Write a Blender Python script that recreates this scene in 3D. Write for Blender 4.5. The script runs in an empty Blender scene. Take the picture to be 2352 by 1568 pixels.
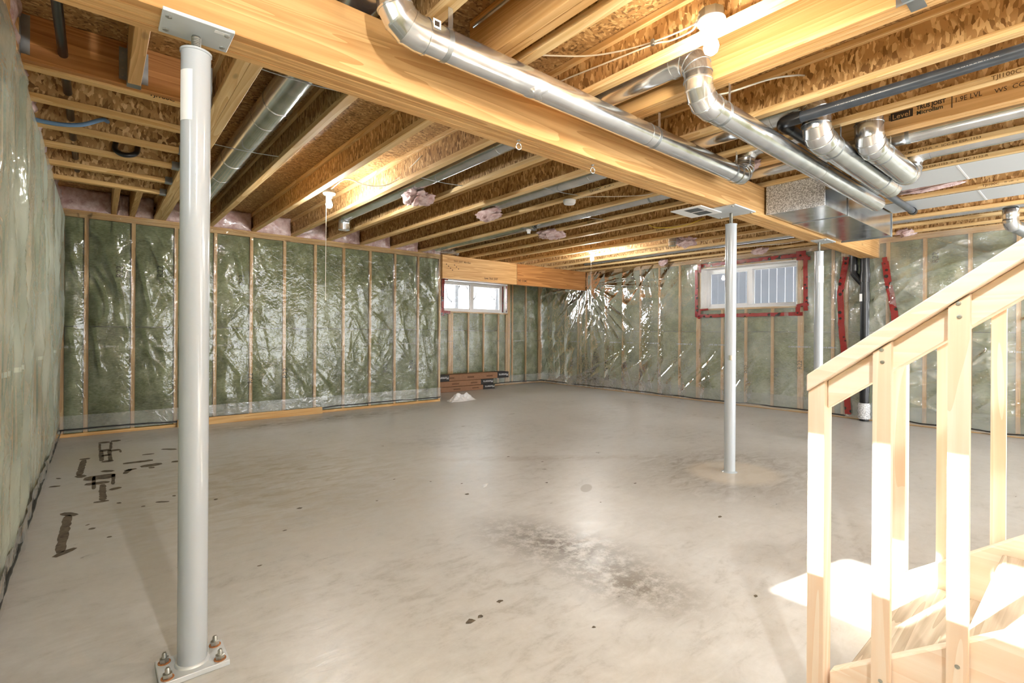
import bpy, bmesh, math, random
import numpy as np
from mathutils import Vector, Matrix

random.seed(7)
sc = bpy.context.scene
COL = sc.collection

# ------------------------------------------------------------------ camera
cam_d = bpy.data.cameras.new('camera')
cam_d.sensor_width = 36.0
cam_d.lens = 1139.23 * 36.0 / 2352.0
cam_d.shift_y = -(784.0 - 763.7) / 2352.0
cam_d.clip_start = 0.02
cam = bpy.data.objects.new('camera', cam_d)
COL.objects.link(cam)
cam.matrix_world = (Matrix.Translation((0, 0, 1.1522)) @ Matrix.Rotation(math.radians(-39.9505), 4, 'Z')
                    @ Matrix.Rotation(math.radians(90), 4, 'X') @ Matrix.Rotation(math.radians(0.36), 4, 'Z'))
sc.camera = cam

# ------------------------------------------------------------------ light
SUN_DIR = Vector((1.0, -0.194, -0.635)).normalized()
sun_d = bpy.data.lights.new('sun', 'SUN')
sun_d.energy = 25.0
sun_d.angle = math.radians(0.9)
sun_d.color = (1.0, 0.97, 0.91)
sun = bpy.data.objects.new('sun', sun_d)
COL.objects.link(sun)
sun.rotation_euler = SUN_DIR.to_track_quat('-Z', 'Y').to_euler()
sun.location = (-6, 2, 6)

W = bpy.data.worlds.new('world')
sc.world = W
W.use_nodes = True
bg = W.node_tree.nodes['Background']
bg.inputs[0].default_value = (0.97, 0.985, 1.0, 1)
bg.inputs[1].default_value = 3.0
BULB_WARM = 170.0
BULB_COOL = 420.0

sc.view_settings.view_transform = 'Standard'
sc.view_settings.look = 'None'
sc.view_settings.exposure = 1.7
sc.view_settings.gamma = 1.0
sc.view_settings.use_curve_mapping = False
cy = sc.cycles
cy.use_denoising = True
cy.max_bounces = 6
cy.diffuse_bounces = 4
cy.glossy_bounces = 3
cy.transmission_bounces = 2
cy.transparent_max_bounces = 10
cy.use_adaptive_sampling = True
cy.adaptive_threshold = 0.04
cy.sample_clamp_indirect = 6.0
cy.caustics_reflective = False
cy.caustics_refractive = False
cy.blur_glossy = 0.5
cy.use_light_tree = False


# ------------------------------------------------------------------ materials
def lin(c):
    return tuple((v / 255 / 12.92) if v / 255 <= 0.04045 else ((v / 255 + 0.055) / 1.055) ** 2.4 for v in c) + (1.0,)


class NT:
    def __init__(s, name):
        s.m = bpy.data.materials.new(name)
        s.m.use_nodes = True
        s.t = s.m.node_tree
        s.t.nodes.clear()
        s.out = s.n('ShaderNodeOutputMaterial')

    def n(s, typ, **kw):
        nd = s.t.nodes.new(typ)
        for k, v in kw.items():
            setattr(nd, k, v)
        return nd

    def l(s, a, b):
        s.t.links.new(a, b)

    def inp(s, nd, **kw):
        for k, v in kw.items():
            i = nd.inputs[k.replace('_', ' ')]
            if hasattr(v, 'is_linked'):
                s.l(v, i)
            else:
                i.default_value = v
        return nd

    def coords(s, scale=(1, 1, 1), rot=(0, 0, 0), rnd=True, kind='Object'):
        tc = s.n('ShaderNodeTexCoord')
        src = tc.outputs[kind]
        if rnd:
            oi = s.n('ShaderNodeObjectInfo')
            mul = s.n('ShaderNodeVectorMath', operation='MULTIPLY_ADD')
            comb = s.n('ShaderNodeCombineXYZ')
            for i, f in enumerate((37.0, 91.0, 53.0)):
                mm = s.n('ShaderNodeMath', operation='MULTIPLY')
                s.l(oi.outputs['Random'], mm.inputs[0])
                mm.inputs[1].default_value = f
                s.l(mm.outputs[0], comb.inputs[i])
            add = s.n('ShaderNodeVectorMath', operation='ADD')
            s.l(src, add.inputs[0])
            s.l(comb.outputs[0], add.inputs[1])
            src = add.outputs[0]
            s.t.nodes.remove(mul)
        mp = s.n('ShaderNodeMapping')
        mp.inputs['Scale'].default_value = scale
        mp.inputs['Rotation'].default_value = rot
        s.l(src, mp.inputs['Vector'])
        return mp.outputs[0]

    def noise(s, vec, scale, detail=4, rough=0.55, dist=0.0):
        nd = s.n('ShaderNodeTexNoise')
        s.inp(nd, Vector=vec, Scale=scale, Detail=detail, Roughness=rough, Distortion=dist)
        return nd.outputs['Fac']

    def ramp(s, fac, stops, interp='LINEAR'):
        r = s.n('ShaderNodeValToRGB')
        r.color_ramp.interpolation = interp
        els = r.color_ramp.elements
        while len(els) < len(stops):
            els.new(0.5)
        for e, (p, c) in zip(els, stops):
            e.position = p
            e.color = c if len(c) == 4 else tuple(c) + (1.0,)
        s.l(fac, r.inputs[0])
        return r.outputs[0]

    def mixc(s, fac, a, b, mode='MIX'):
        m = s.n('ShaderNodeMix', data_type='RGBA', blend_type=mode)
        for i, v in ((0, fac), (6, a), (7, b)):
            if hasattr(v, 'is_linked'):
                s.l(v, m.inputs[i])
            else:
                m.inputs[i].default_value = v
        return m.outputs[2]

    def math(s, op, a, b=None, clamp=False):
        m = s.n('ShaderNodeMath', operation=op, use_clamp=clamp)
        for i, v in ((0, a), (1, b)):
            if v is None:
                continue
            if hasattr(v, 'is_linked'):
                s.l(v, m.inputs[i])
            else:
                m.inputs[i].default_value = v
        return m.outputs[0]

    def bump(s, h, strength=0.3, dist=0.01):
        b = s.n('ShaderNodeBump')
        s.inp(b, Height=h, Strength=strength, Distance=dist)
        return b.outputs[0]

    def bsdf(s, col, rough=0.6, metal=0.0, normal=None, spec=0.5, coat=0.0, **kw):
        p = s.n('ShaderNodeBsdfPrincipled')
        s.inp(p, Base_Color=col, Roughness=rough, Metallic=metal)
        p.inputs['Specular IOR Level'].default_value = spec
        p.inputs['Coat Weight'].default_value = coat
        if normal is not None:
            s.l(normal, p.inputs['Normal'])
        for k, v in kw.items():
            p.inputs[k.replace('_', ' ')].default_value = v
        return p.outputs[0]

    def done(s, shader):
        s.l(shader, s.out.inputs[0])
        return s.m


def wood(name, light, dark, axis, knots=0.6, grain=1.0, rough=0.62, rot=None):
    t = NT(name)
    st = [1.0, 1.0, 1.0]
    st['xyz'.index(axis)] = 0.045
    v = t.coords(tuple(st), rot or (0, 0, 0))
    g1 = t.noise(v, 42 * grain, 3, 0.6, 0.4)
    g2 = t.noise(v, 7 * grain, 1, 0.5, 1.4)
    # growth rings: bands drawn out of the slow noise
    rg = t.math('FRACT', t.math('MULTIPLY', g2, 9.0))
    f = t.math('ADD', t.math('MULTIPLY', g1, 0.62), t.math('MULTIPLY', rg, 0.30))
    d2 = tuple(a * 0.65 + b * 0.35 for a, b in zip(lin(dark), lin(light)))
    col = t.ramp(f, [(0.26, lin(dark)), (0.44, d2), (0.66, lin(light))])
    vo = t.n('ShaderNodeTexVoronoi', feature='F1')
    mp = t.n('ShaderNodeMapping')
    st2 = [1.0, 1.0, 1.0]
    st2['xyz'.index(axis)] = 8.0
    mp.inputs['Scale'].default_value = tuple(st2)
    t.l(v, mp.inputs['Vector'])
    t.inp(vo, Vector=mp.outputs[0], Scale=4.2)
    k = t.ramp(vo.outputs['Distance'], [(0.0, (1, 1, 1)), (0.045, (1, 1, 1)), (0.075, (0, 0, 0))])
    col = t.mixc(t.math('MULTIPLY', k, knots), col, lin(tuple(c * 0.55 for c in dark)))
    return t.done(t.bsdf(col, rough, 0, None, 0.35))


def osb(name, light, mid, dark, a=(1, 3.2, 1), b=(3.2, 1, 1)):
    """pressed flakes lying in two directions"""
    t = NT(name)
    v0 = t.coords()
    warp = t.n('ShaderNodeTexNoise')
    t.inp(warp, Vector=v0, Scale=9.0, Detail=1.0)
    off = t.n('ShaderNodeVectorMath', operation='SCALE')
    t.l(warp.outputs['Color'], off.inputs[0])
    off.inputs['Scale'].default_value = 0.035
    ad = t.n('ShaderNodeVectorMath', operation='ADD')
    t.l(v0, ad.inputs[0])
    t.l(off.outputs[0], ad.inputs[1])
    cols = []
    for sc_, rot in (((1.6, 3.6, 1.1), (0.5, 0.3, 0.35)), ((3.2, 2.6, 1.0), (-0.6, -0.4, 0.9))):
        mp = t.n('ShaderNodeMapping')
        mp.inputs['Scale'].default_value = sc_
        mp.inputs['Rotation'].default_value = rot
        t.l(ad.outputs[0], mp.inputs['Vector'])
        vo = t.n('ShaderNodeTexVoronoi', feature='F1', distance='MANHATTAN')
        t.inp(vo, Vector=mp.outputs[0], Scale=23.0)
        sep = t.n('ShaderNodeSeparateColor')
        t.l(vo.outputs['Color'], sep.inputs[0])
        cols.append(sep.outputs[0])
    m1 = t.ramp(warp.outputs['Fac'], [(0.46, (0, 0, 0)), (0.54, (1, 1, 1))])
    c = t.mixc(m1, cols[0], cols[1])
    col = t.ramp(c, [(0.10, lin(dark)), (0.32, lin(mid)), (0.64, lin(mid)), (0.90, lin(light))])
    return t.done(t.bsdf(col, 0.62, 0, None, 0.35))


def plain(name, col, rough=0.5, metal=0.0, spec=0.5, coat=0.0, var=0.0, vs=20.0):
    t = NT(name)
    c = lin(col)
    if var:
        n = t.noise(t.coords(), vs, 4)
        c = t.ramp(n, [(0.3, tuple(x * (1 - var) for x in c[:3])), (0.7, tuple(min(1, x * (1 + var)) for x in c[:3]))])
    return t.done(t.bsdf(c, rough, metal, None, spec, coat))


def galv(name, base=(226, 230, 233), rough=0.18, spangle=0.35, dark=0.8, metal=0.92):
    t = NT(name)
    v = t.coords()
    n = t.noise(v, 9, 2, 0.6)
    c = lin(base)
    f = n
    if spangle > 0.5:
        vo = t.n('ShaderNodeTexVoronoi', feature='F1')
        t.inp(vo, Vector=v, Scale=150.0)
        sep = t.n('ShaderNodeSeparateColor')
        t.l(vo.outputs['Color'], sep.inputs[0])
        f = t.math('ADD', t.math('MULTIPLY', sep.outputs[0], spangle), t.math('MULTIPLY', n, 1 - spangle))
    col = t.ramp(f, [(0.25, tuple(x * dark for x in c[:3])), (0.7, c[:3])])
    r = t.math('ADD', t.math('MULTIPLY', n, 0.22), rough - 0.1)
    nb = t.bump(t.noise(v, 3.5, 0), 0.05, 0.02)
    return t.done(t.bsdf(col, r, metal, nb))


M = {}
M['stud_z'] = wood('stud_wood_upright', (226, 188, 130), (196, 150, 92), 'z')
M['stud_x'] = wood('plate_wood_x', (226, 190, 132), (194, 148, 90), 'x')
M['stud_y'] = wood('plate_wood_y', (226, 190, 132), (194, 148, 90), 'y')
M['flange_x'] = wood('flange_wood_x', (234, 200, 142), (206, 162, 98), 'x', 0.5)
M['flange_y'] = wood('flange_wood_y', (240, 212, 160), (214, 174, 114), 'y', 0.5)
M['lvl_x'] = wood('laminated_veneer_x', (230, 188, 128), (196, 146, 88), 'x', 0.35, 0.8, 0.55)
M['lvl_y'] = wood('laminated_veneer_y', (232, 192, 134), (202, 154, 94), 'y', 0.4, 0.8, 0.55)
M['lvl_dark'] = wood('laminated_veneer_brown', (204, 146, 86), (160, 104, 54), 'x', 0.9, 0.8, 0.5)
M['pale_z'] = wood('pale_spruce_upright', (255, 238, 220), (246, 216, 188), 'z', 0.5, 0.8, 0.6)
M['pale_y'] = wood('pale_spruce_along', (255, 239, 222), (248, 222, 198), 'y', 0.3, 0.8, 0.6, rot=(0.643, 0, 0))
M['tread'] = wood('plywood_tread', (204, 192, 172), (164, 150, 128), 'x', 0.2, 1.4, 0.6)
M['osb_web'] = osb('osb_web', (232, 200, 146), (188, 148, 96), (134, 98, 56))
M['osb_deck'] = osb('osb_deck', (212, 178, 126), (176, 138, 88), (126, 94, 56))
M['galv'] = galv('galvanised_steel')
M['galv_cap'] = galv('spangled_zinc', (240, 242, 244), 0.5, 0.8, 0.42, 0.15)
M['galv_dull'] = galv('dull_zinc', (176, 182, 184), 0.4, 0.3, 0.6)
M['panning'] = plain('grey_panning', (206, 210, 212), 0.55, 0.15)
M['zinc_bolt'] = galv('zinc_bolt', (190, 190, 184), 0.3, 0.2)
M['rust'] = plain('rusty_washer', (178, 120, 74), 0.8, 0.2, var=0.4, vs=120)
M['post'] = plain('grey_post_paint', (180, 188, 195), 0.16, 0.0, 0.6, 0.3)
M['post_plate'] = galv('post_plate', (216, 222, 225), 0.45, 0.2, 0.85, 0.3)
M['paper'] = plain('paper_label', (238, 240, 240), 0.6)
M['ink'] = plain('stencil_ink', (58, 46, 34), 0.8)
M['ink_faint'] = plain('faint_ink', (122, 92, 52), 0.8)
M['ink_grey'] = plain('batt_ink', (66, 66, 52), 0.9)
M['white'] = plain('white_vinyl', (240, 241, 242), 0.35)
M['jamb'] = plain('jamb_white', (236, 232, 226), 0.55, var=0.05)
M['porcelain'] = plain('porcelain', (244, 243, 240), 0.3)
M['cable'] = plain('white_cable', (240, 234, 220), 0.5)
M['cable_grey'] = plain('grey_cable', (176, 172, 160), 0.5)
M['cable_yellow'] = plain('yellow_cable', (220, 190, 60), 0.5)
M['cord'] = plain('pull_cord', (246, 240, 222), 0.7)
M['abs'] = plain('black_pipe', (26, 28, 31), 0.28, 0, 0.5, var=0.3, vs=14)
M['abs_grey'] = plain('grey_sheened_pipe', (62, 70, 80), 0.3, 0, 0.6, var=0.25, vs=14)
M['blue'] = plain('blue_tubing', (104, 140, 178), 0.5)
M['sealant'] = plain('black_sealant', (22, 22, 20), 0.45)
M['cardboard'] = plain('brown_carton', (150, 112, 84), 0.75, var=0.08)
M['black_card'] = plain('black_sleeve', (34, 31, 30), 0.6)
M['carton_line'] = plain('carton_print', (110, 78, 54), 0.75)
M['film'] = plain('white_film', (232, 234, 236), 0.3, 0, 0.6)
M['paintmark'] = plain('dark_floor_paint', (98, 88, 74), 0.75, var=0.55, vs=30)
M['siding'] = plain('grey_white_boards', (124, 125, 130), 0.6, var=0.04, vs=4)
M['bark'] = plain('dark_bark', (44, 44, 46), 0.8, var=0.3, vs=8)
M['snow'] = plain('snow', (240, 243, 248), 0.8)
M['drywall'] = plain('stairwell_board', (228, 226, 220), 0.8)
M['concrete_wall'] = plain('foundation_concrete', (150, 148, 142), 0.85, var=0.1)
M['yellow_tag'] = plain('cream_tag', (240, 236, 220), 0.6)


def m_insul():
    t = NT('stone_wool')
    v = t.coords((1, 1, 1.0))
    n1 = t.noise(v, 5, 3, 0.62)
    n2 = t.noise(t.coords((1, 1, 3)), 34, 3, 0.7)
    f = t.math('ADD', t.math('MULTIPLY', n1, 0.55), t.math('MULTIPLY', n2, 0.45))
    col = t.ramp(f, [(0.32, lin((84, 88, 58))), (0.5, lin((126, 132, 94))), (0.68, lin((160, 166, 128)))])
    return t.done(t.bsdf(col, 0.95, 0, None, 0.1))


M['insul'] = m_insul()


def m_pink(name, coat):
    t = NT(name)
    v = t.coords()
    n1 = t.noise(v, 14, 5, 0.6)
    col = t.ramp(n1, [(0.3, lin((196, 156, 152))), (0.6, lin((236, 214, 212)))])
    nb = t.bump(t.noise(v, 22 if coat else 60, 4, 0.6, 1.0), 0.6, 0.02)
    return t.done(t.bsdf(col, 0.9 if not coat else 0.5, 0, nb, 0.3, coat, Coat_Roughness=0.12))


M['pink'] = m_pink('pink_fibreglass', 0.0)
M['pink_film'] = m_pink('pink_fibreglass_under_film', 0.8)


def m_poly(name, haze, printed=None, gloss=1.25, base=0.03, tint=(0.86, 0.89, 0.89)):
    """clear polyethylene film: lets light through, mirrors what is in front of it, a little milky"""
    t = NT(name)
    tr = t.n('ShaderNodeBsdfTransparent')
    tr.inputs[0].default_value = (0.97, 0.98, 0.965, 1)
    gl = t.n('ShaderNodeBsdfGlossy')
    gl.inputs['Roughness'].default_value = 0.07
    gl.inputs['Color'].default_value = (1, 1, 1, 1)
    v = t.coords(rnd=False)
    nb = t.bump(t.noise(v, 17, 2, 0.55, 0.8), 0.3, 0.02)
    t.l(nb, gl.inputs['Normal'])
    d2 = t.n('ShaderNodeBsdfDiffuse')
    d2.inputs[0].default_value = tuple(tint) + (1,)
    fr = t.n('ShaderNodeFresnel')
    fr.inputs['IOR'].default_value = 1.5
    t.l(nb, fr.inputs['Normal'])
    hz = t.noise(v, 2.2, 1)
    mx0 = t.n('ShaderNodeMixShader')
    fac = t.math('MULTIPLY', hz, haze * 2)
    if printed is not None:
        sep = t.n('ShaderNodeSeparateXYZ')
        tc = t.n('ShaderNodeTexCoord')
        t.l(tc.outputs['Object'], sep.inputs[0])
        band = t.math('LESS_THAN', t.math('ABSOLUTE', t.math('SUBTRACT', sep.outputs[2], printed)), 0.011)
        comb = t.n('ShaderNodeCombineXYZ')
        t.l(t.math('ADD', sep.outputs[0], sep.outputs[1]), comb.inputs[0])
        n1 = t.noise(comb.outputs[0], 3.2, 0)
        n2 = t.noise(comb.outputs[0], 60.0, 2)
        dash = t.math('MULTIPLY', t.math('GREATER_THAN', n1, 0.5), t.math('GREATER_THAN', n2, 0.47))
        fac = t.math('ADD', fac, t.math('MULTIPLY', t.math('MULTIPLY', band, dash), 0.22))
    t.l(fac, mx0.inputs[0])
    t.l(tr.outputs[0], mx0.inputs[1])
    t.l(d2.outputs[0], mx0.inputs[2])
    mx = t.n('ShaderNodeMixShader')
    ff = t.math('ADD', t.math('MULTIPLY', fr.outputs[0], gloss), base, True)
    t.l(ff, mx.inputs[0])
    t.l(mx0.outputs[0], mx.inputs[1])
    t.l(gl.outputs[0], mx.inputs[2])
    return t.done(mx.outputs[0])


M['poly'] = m_poly('clear_poly_film', 0.035, 0.0, 1.15, 0.005)
M['poly_milky'] = m_poly('milky_poly_film', 0.36, 0.0, 0.6, 0.01, (0.72, 0.79, 0.68))
M['poly_shiny'] = m_poly('shiny_poly_film', 0.20, 0.0, 1.7, 0.05)
M['poly_lap'] = m_poly('clear_poly_lap', 0.16)


def m_glass():
    t = NT('window_glass')
    tr = t.n('ShaderNodeBsdfTransparent')
    tr.inputs[0].default_value = (0.96, 0.98, 0.98, 1)
    gl = t.n('ShaderNodeBsdfGlossy')
    gl.inputs['Roughness'].default_value = 0.02
    fr = t.n('ShaderNodeFresnel')
    fr.inputs['IOR'].default_value = 1.3
    mx = t.n('ShaderNodeMixShader')
    t.l(fr.outputs[0], mx.inputs[0])
    t.l(tr.outputs[0], mx.inputs[1])
    t.l(gl.outputs[0], mx.inputs[2])
    return t.done(mx.outputs[0])


M['glass'] = m_glass()


def m_tape():
    t = NT('red_sheathing_tape')
    v = t.coords(rnd=False)
    vo = t.n('ShaderNodeTexVoronoi', feature='F1')
    t.inp(vo, Vector=v, Scale=13.0)
    d = t.ramp(vo.outputs['Distance'], [(0.0, (1, 1, 1)), (0.27, (1, 1, 1)), (0.32, (0, 0, 0))])
    col = t.mixc(d, lin((138, 28, 24)), lin((34, 14, 12)))
    nb = t.bump(t.noise(v, 34, 4, 0.6), 0.6, 0.01)
    return t.done(t.bsdf(col, 0.16, 0, nb, 0.7, 0.3))


M['tape'] = m_tape()


def m_floor():
    t = NT('concrete_floor')
    v = t.coords(rnd=False)
    n1 = t.noise(v, 0.8, 3, 0.6, 0.6)
    n2 = t.noise(t.coords((1, 2.6, 1), (0, 0, 0.5), False), 5.0, 4, 0.68, 0.8)
    n3 = t.noise(v, 13, 5, 0.8)
    f = t.math('ADD', t.math('MULTIPLY', n1, 0.34), t.math('MULTIPLY', n2, 0.38))
    f = t.math('ADD', f, t.math('MULTIPLY', n3, 0.28))
    col = t.ramp(f, [(0.30, lin((150, 147, 140))), (0.46, lin((192, 191, 187))), (0.62, lin((206, 206, 203))), (0.75, lin((224, 225, 223)))])
    ks = {'fine': t.ramp(n3, [(0.38, (0, 0, 0)), (0.56, (1, 1, 1))]), 'mid': t.ramp(n2, [(0.36, (0, 0, 0)), (0.64, (1, 1, 1))]),
          'flat': None}
    tc = t.n('ShaderNodeTexCoord')

    def blot(col, cx, cy, rx, ry, rot, soft, kind, amount, c):
        # a smudge with a shape of its own: an ellipse broken up by noise
        mp = t.n('ShaderNodeMapping', vector_type='TEXTURE')
        mp.inputs['Location'].default_value = (cx, cy, 0)
        mp.inputs['Rotation'].default_value = (0, 0, rot)
        mp.inputs['Scale'].default_value = (rx, ry, 1)
        t.l(tc.outputs['Object'], mp.inputs['Vector'])
        ln = t.n('ShaderNodeVectorMath', operation='LENGTH')
        t.l(mp.outputs[0], ln.inputs[0])
        e = t.ramp(ln.outputs['Value'], [(soft, (1, 1, 1)), (1.0, (0, 0, 0))])
        k = ks[kind]
        e = t.math('MULTIPLY', e, amount) if k is None else t.math('MULTIPLY', t.math('MULTIPLY', e, k), amount)
        return t.mixc(e, col, lin(c))

    col = blot(col, 4.1, 2.05, 1.2, 0.95, 0.0, 0.2, 'mid', 0.95, (124, 114, 100))
    col = blot(col, 4.08, 1.98, 0.44, 0.40, 0.0, 0.7, 'flat', 0.9, (204, 196, 182))
    col = blot(col, 1.93, 1.90, 0.72, 0.36, 1.8, 0.05, 'fine', 0.9, (90, 83, 74))
    col = blot(col, 1.88, 1.38, 0.45, 0.28, 1.9, 0.1, 'fine', 0.85, (108, 100, 88))
    col = blot(col, 3.3, 3.2, 1.5, 0.13, -0.62, 0.2, 'mid', 0.6, (146, 134, 120))
    col = blot(col, 2.80, 2.47, 0.11, 0.045, 0.6, 0.8, 'flat', 0.6, (138, 130, 118))
    col = blot(col, 5.6, 4.6, 2.3, 0.6, 0.5, 0.1, 'mid', 0.5, (160, 153, 142))
    col = blot(col, 1.0, 4.2, 1.7, 1.9, 0.0, 0.2, 'mid', 0.75, (152, 140, 112))
    col = blot(col, 2.1, 6.6, 2.6, 0.42, 0.0, 0.1, 'mid', 0.95, (112, 102, 80))
    col = blot(col, 0.0, 5.9, 0.5, 0.8, 0.0, 0.1, 'flat', 0.35, (166, 152, 104))
    rgh = t.math('ADD', t.math('MULTIPLY', n2, 0.36), 0.17)
    nb = t.bump(n2, 0.16, 0.01)
    return t.done(t.bsdf(col, rgh, 0, nb, 0.5))


M['floor'] = m_floor()


def m_emit(name, col, strength):
    t = NT(name)
    e = t.n('ShaderNodeEmission')
    e.inputs[0].default_value = tuple(col) + (1.0,)
    e.inputs[1].default_value = strength
    return t.done(e.outputs[0])


M['bulb_warm'] = m_emit('lit_bulb_warm', (1.0, 0.88, 0.70), BULB_WARM)
M['bulb_fill'] = m_emit('fill_bulb_bright', (1.0, 0.975, 0.93), 820.0)  # for the unseen fill bulb added near the camera
M['bulb_cool'] = m_emit('lit_bulb_white', (1.0, 0.98, 0.94), BULB_COOL)

# ------------------------------------------------------------------ mesh helpers
WP = {}          # world position of every object made here


def link(name, me, parent=None, at=(0, 0, 0)):
    ob = bpy.data.objects.new(name, me)
    COL.objects.link(ob)
    at = Vector(at)
    WP[ob.name] = at
    if parent is not None:
        ob.parent = parent
        ob.location = at - WP[parent.name]
    else:
        ob.location = at
    return ob


def mesh(name, verts, faces, mat, parent=None, smooth=None, at=None):
    v = np.asarray(verts, dtype=float).reshape(-1, 3)
    c = (v.min(0) + v.max(0)) / 2 if at is None else np.asarray(at, float)
    me = bpy.data.meshes.new(name)
    me.from_pydata((v - c).tolist(), [], faces)
    me.materials.append(M[mat] if isinstance(mat, str) else mat)
    me.update()
    if smooth is not None:
        me.polygons.foreach_set('use_smooth', [True] * len(me.polygons))
        if smooth < 180:
            me.set_sharp_from_angle(angle=math.radians(smooth))
    return link(name, me, parent, c)


BOXF = [(0, 3, 2, 1), (4, 5, 6, 7), (0, 1, 5, 4), (1, 2, 6, 5), (2, 3, 7, 6), (3, 0, 4, 7)]
BOXC = {}


def box(name, x0, x1, y0, y1, z0, z1, mat, parent=None, bev=0.0025):
    """bevelled box; boxes of the same size and material share one mesh"""
    dx, dy, dz = x1 - x0, y1 - y0, z1 - z0
    key = (round(dx, 4), round(dy, 4), round(dz, 4), mat, bev)
    me = BOXC.get(key)
    if me is None:
        bm = bmesh.new()
        bmesh.ops.create_cube(bm, size=1.0)
        bmesh.ops.scale(bm, vec=(dx, dy, dz), verts=bm.verts)
        b = min(bev, 0.3 * min(dx, dy, dz))
        if b > 0:
            bmesh.ops.bevel(bm, geom=list(bm.edges), offset=b, segments=1, affect='EDGES')
        me = bpy.data.meshes.new(name)
        bm.to_mesh(me)
        bm.free()
        me.materials.append(M[mat])
        BOXC[key] = me
    return link(name, me, parent, ((x0 + x1) / 2, (y0 + y1) / 2, (z0 + z1) / 2))


def hexa(name, pts8, mat, parent=None):
    return mesh(name, pts8, BOXF, mat, parent)


def perp(d):
    d = Vector(d).normalized()
    a = Vector((0, 0, 1)) if abs(d.z) < 0.9 else Vector((1, 0, 0))
    u = d.cross(a).normalized()
    return u, d.cross(u).normalized()


def sweep_data(pts, r, seg=24, caps=True, closed=False):
    """pipe with mitred joints through pts; r may be a list"""
    P = [Vector(p) for p in pts]
    n = len(P)
    rs = r if isinstance(r, (list, tuple)) else [r] * n
    dirs = [(P[i + 1] - P[i]).normalized() for i in range(n - 1)]
    u, w = perp(dirs[0])
    verts, faces = [], []
    for i in range(n):
        d0 = dirs[max(0, i - 1)]
        d1 = dirs[min(i, n - 2)]
        nn = d0 + d1
        if nn.length < 1e-6:
            nn = d0
        for k in range(seg):
            a = 2 * math.pi * k / seg
            o = (u * math.cos(a) + w * math.sin(a)) * rs[i]
            q = P[i] + o - d0 * (o.dot(nn) / d0.dot(nn))
            verts.append(q)
        if i < n - 1 and d0 != d1:
            rot = d0.rotation_difference(d1)
            u = rot @ u
            w = rot @ w
    for i in range(n - 1):
        for k in range(seg):
            a, b = i * seg + k, i * seg + (k + 1) % seg
            faces.append((a, b, b + seg, a + seg))
    if caps:
        faces.append(tuple(range(seg - 1, -1, -1)))
        faces.append(tuple(range((n - 1) * seg, n * seg)))
    return [tuple(v) for v in verts], faces


def pipe(name, pts, r, mat, parent=None, seg=24, caps=True, smooth=35):
    v, f = sweep_data(pts, r, seg, caps)
    return mesh(name, v, f, mat, parent, smooth)


def ring(name, c, d, r, w, t, mat, parent=None, seg=28):
    """hollow band of outer radius r+t round axis d"""
    c, d = Vector(c), Vector(d).normalized()
    u, k = perp(d)
    prof = [(-w / 2, r - 0.001), (-w / 2, r + t), (w / 2, r + t), (w / 2, r - 0.001)]
    verts, faces = [], []
    for i in range(seg):
        a = 2 * math.pi * i / seg
        e = u * math.cos(a) + k * math.sin(a)
        for (s, rr) in prof:
            verts.append(tuple(c + d * s + e * rr))
    for i in range(seg):
        j = (i + 1) % seg
        for m in range(4):
            n = (m + 1) % 4
            faces.append((i * 4 + m, j * 4 + m, j * 4 + n, i * 4 + n))
    return mesh(name, verts, faces, mat, parent, 35)


def arc(corner, d0, d1, R, n=4):
    """points replacing a corner between unit directions d0 (in) and d1 (out)"""
    c, d0, d1 = Vector(corner), Vector(d0).normalized(), Vector(d1).normalized()
    ang = d0.angle(d1)
    L = R * math.tan(ang / 2)
    a = c - d0 * L
    nrm = (d1 - d0 * d0.dot(d1)).normalized()
    o = a + nrm * R
    out = []
    for i in range(n + 1):
        t = ang * i / n
        out.append(o - nrm * R * math.cos(t) + d0 * R * math.sin(t))
    return out


def lathe(name, prof, c, mat, parent=None, seg=28, axis=(0, 0, 1), smooth=40):
    """profile of (radius, height) turned about axis at c"""
    c, d = Vector(c), Vector(axis).normalized()
    u, w = perp(d)
    verts, faces = [], []
    for (r, h) in prof:
        for k in range(seg):
            a = 2 * math.pi * k / seg
            verts.append(tuple(c + d * h + (u * math.cos(a) + w * math.sin(a)) * r))
    for i in range(len(prof) - 1):
        for k in range(seg):
            a, b = i * seg + k, i * seg + (k + 1) % seg
            faces.append((a, b, b + seg, a + seg))
    if prof[0][0] > 1e-5:
        faces.append(tuple(range(seg - 1, -1, -1)))
    if prof[-1][0] > 1e-5:
        faces.append(tuple(range((len(prof) - 1) * seg, len(prof) * seg)))
    return mesh(name, verts, faces, mat, parent, smooth)


def spline(pts, sub=8):
    P = [Vector(p) for p in pts]
    Q = [P[0] * 2 - P[1]] + P + [P[-1] * 2 - P[-2]]
    out = []
    for i in range(1, len(Q) - 2):
        for s in range(sub):
            t = s / sub
            a, b, c, d = Q[i - 1], Q[i], Q[i + 1], Q[i + 2]
            out.append(0.5 * ((2 * b) + (c - a) * t + (2 * a - 5 * b + 4 * c - d) * t * t + (3 * b - a - 3 * c + d) * t ** 3))
    out.append(P[-1])
    return out


def cable(name, pts, r, mat, parent=None, sub=8, seg=8):
    return pipe(name, spline(pts, sub), r, mat, parent, seg, True, 180)


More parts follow.
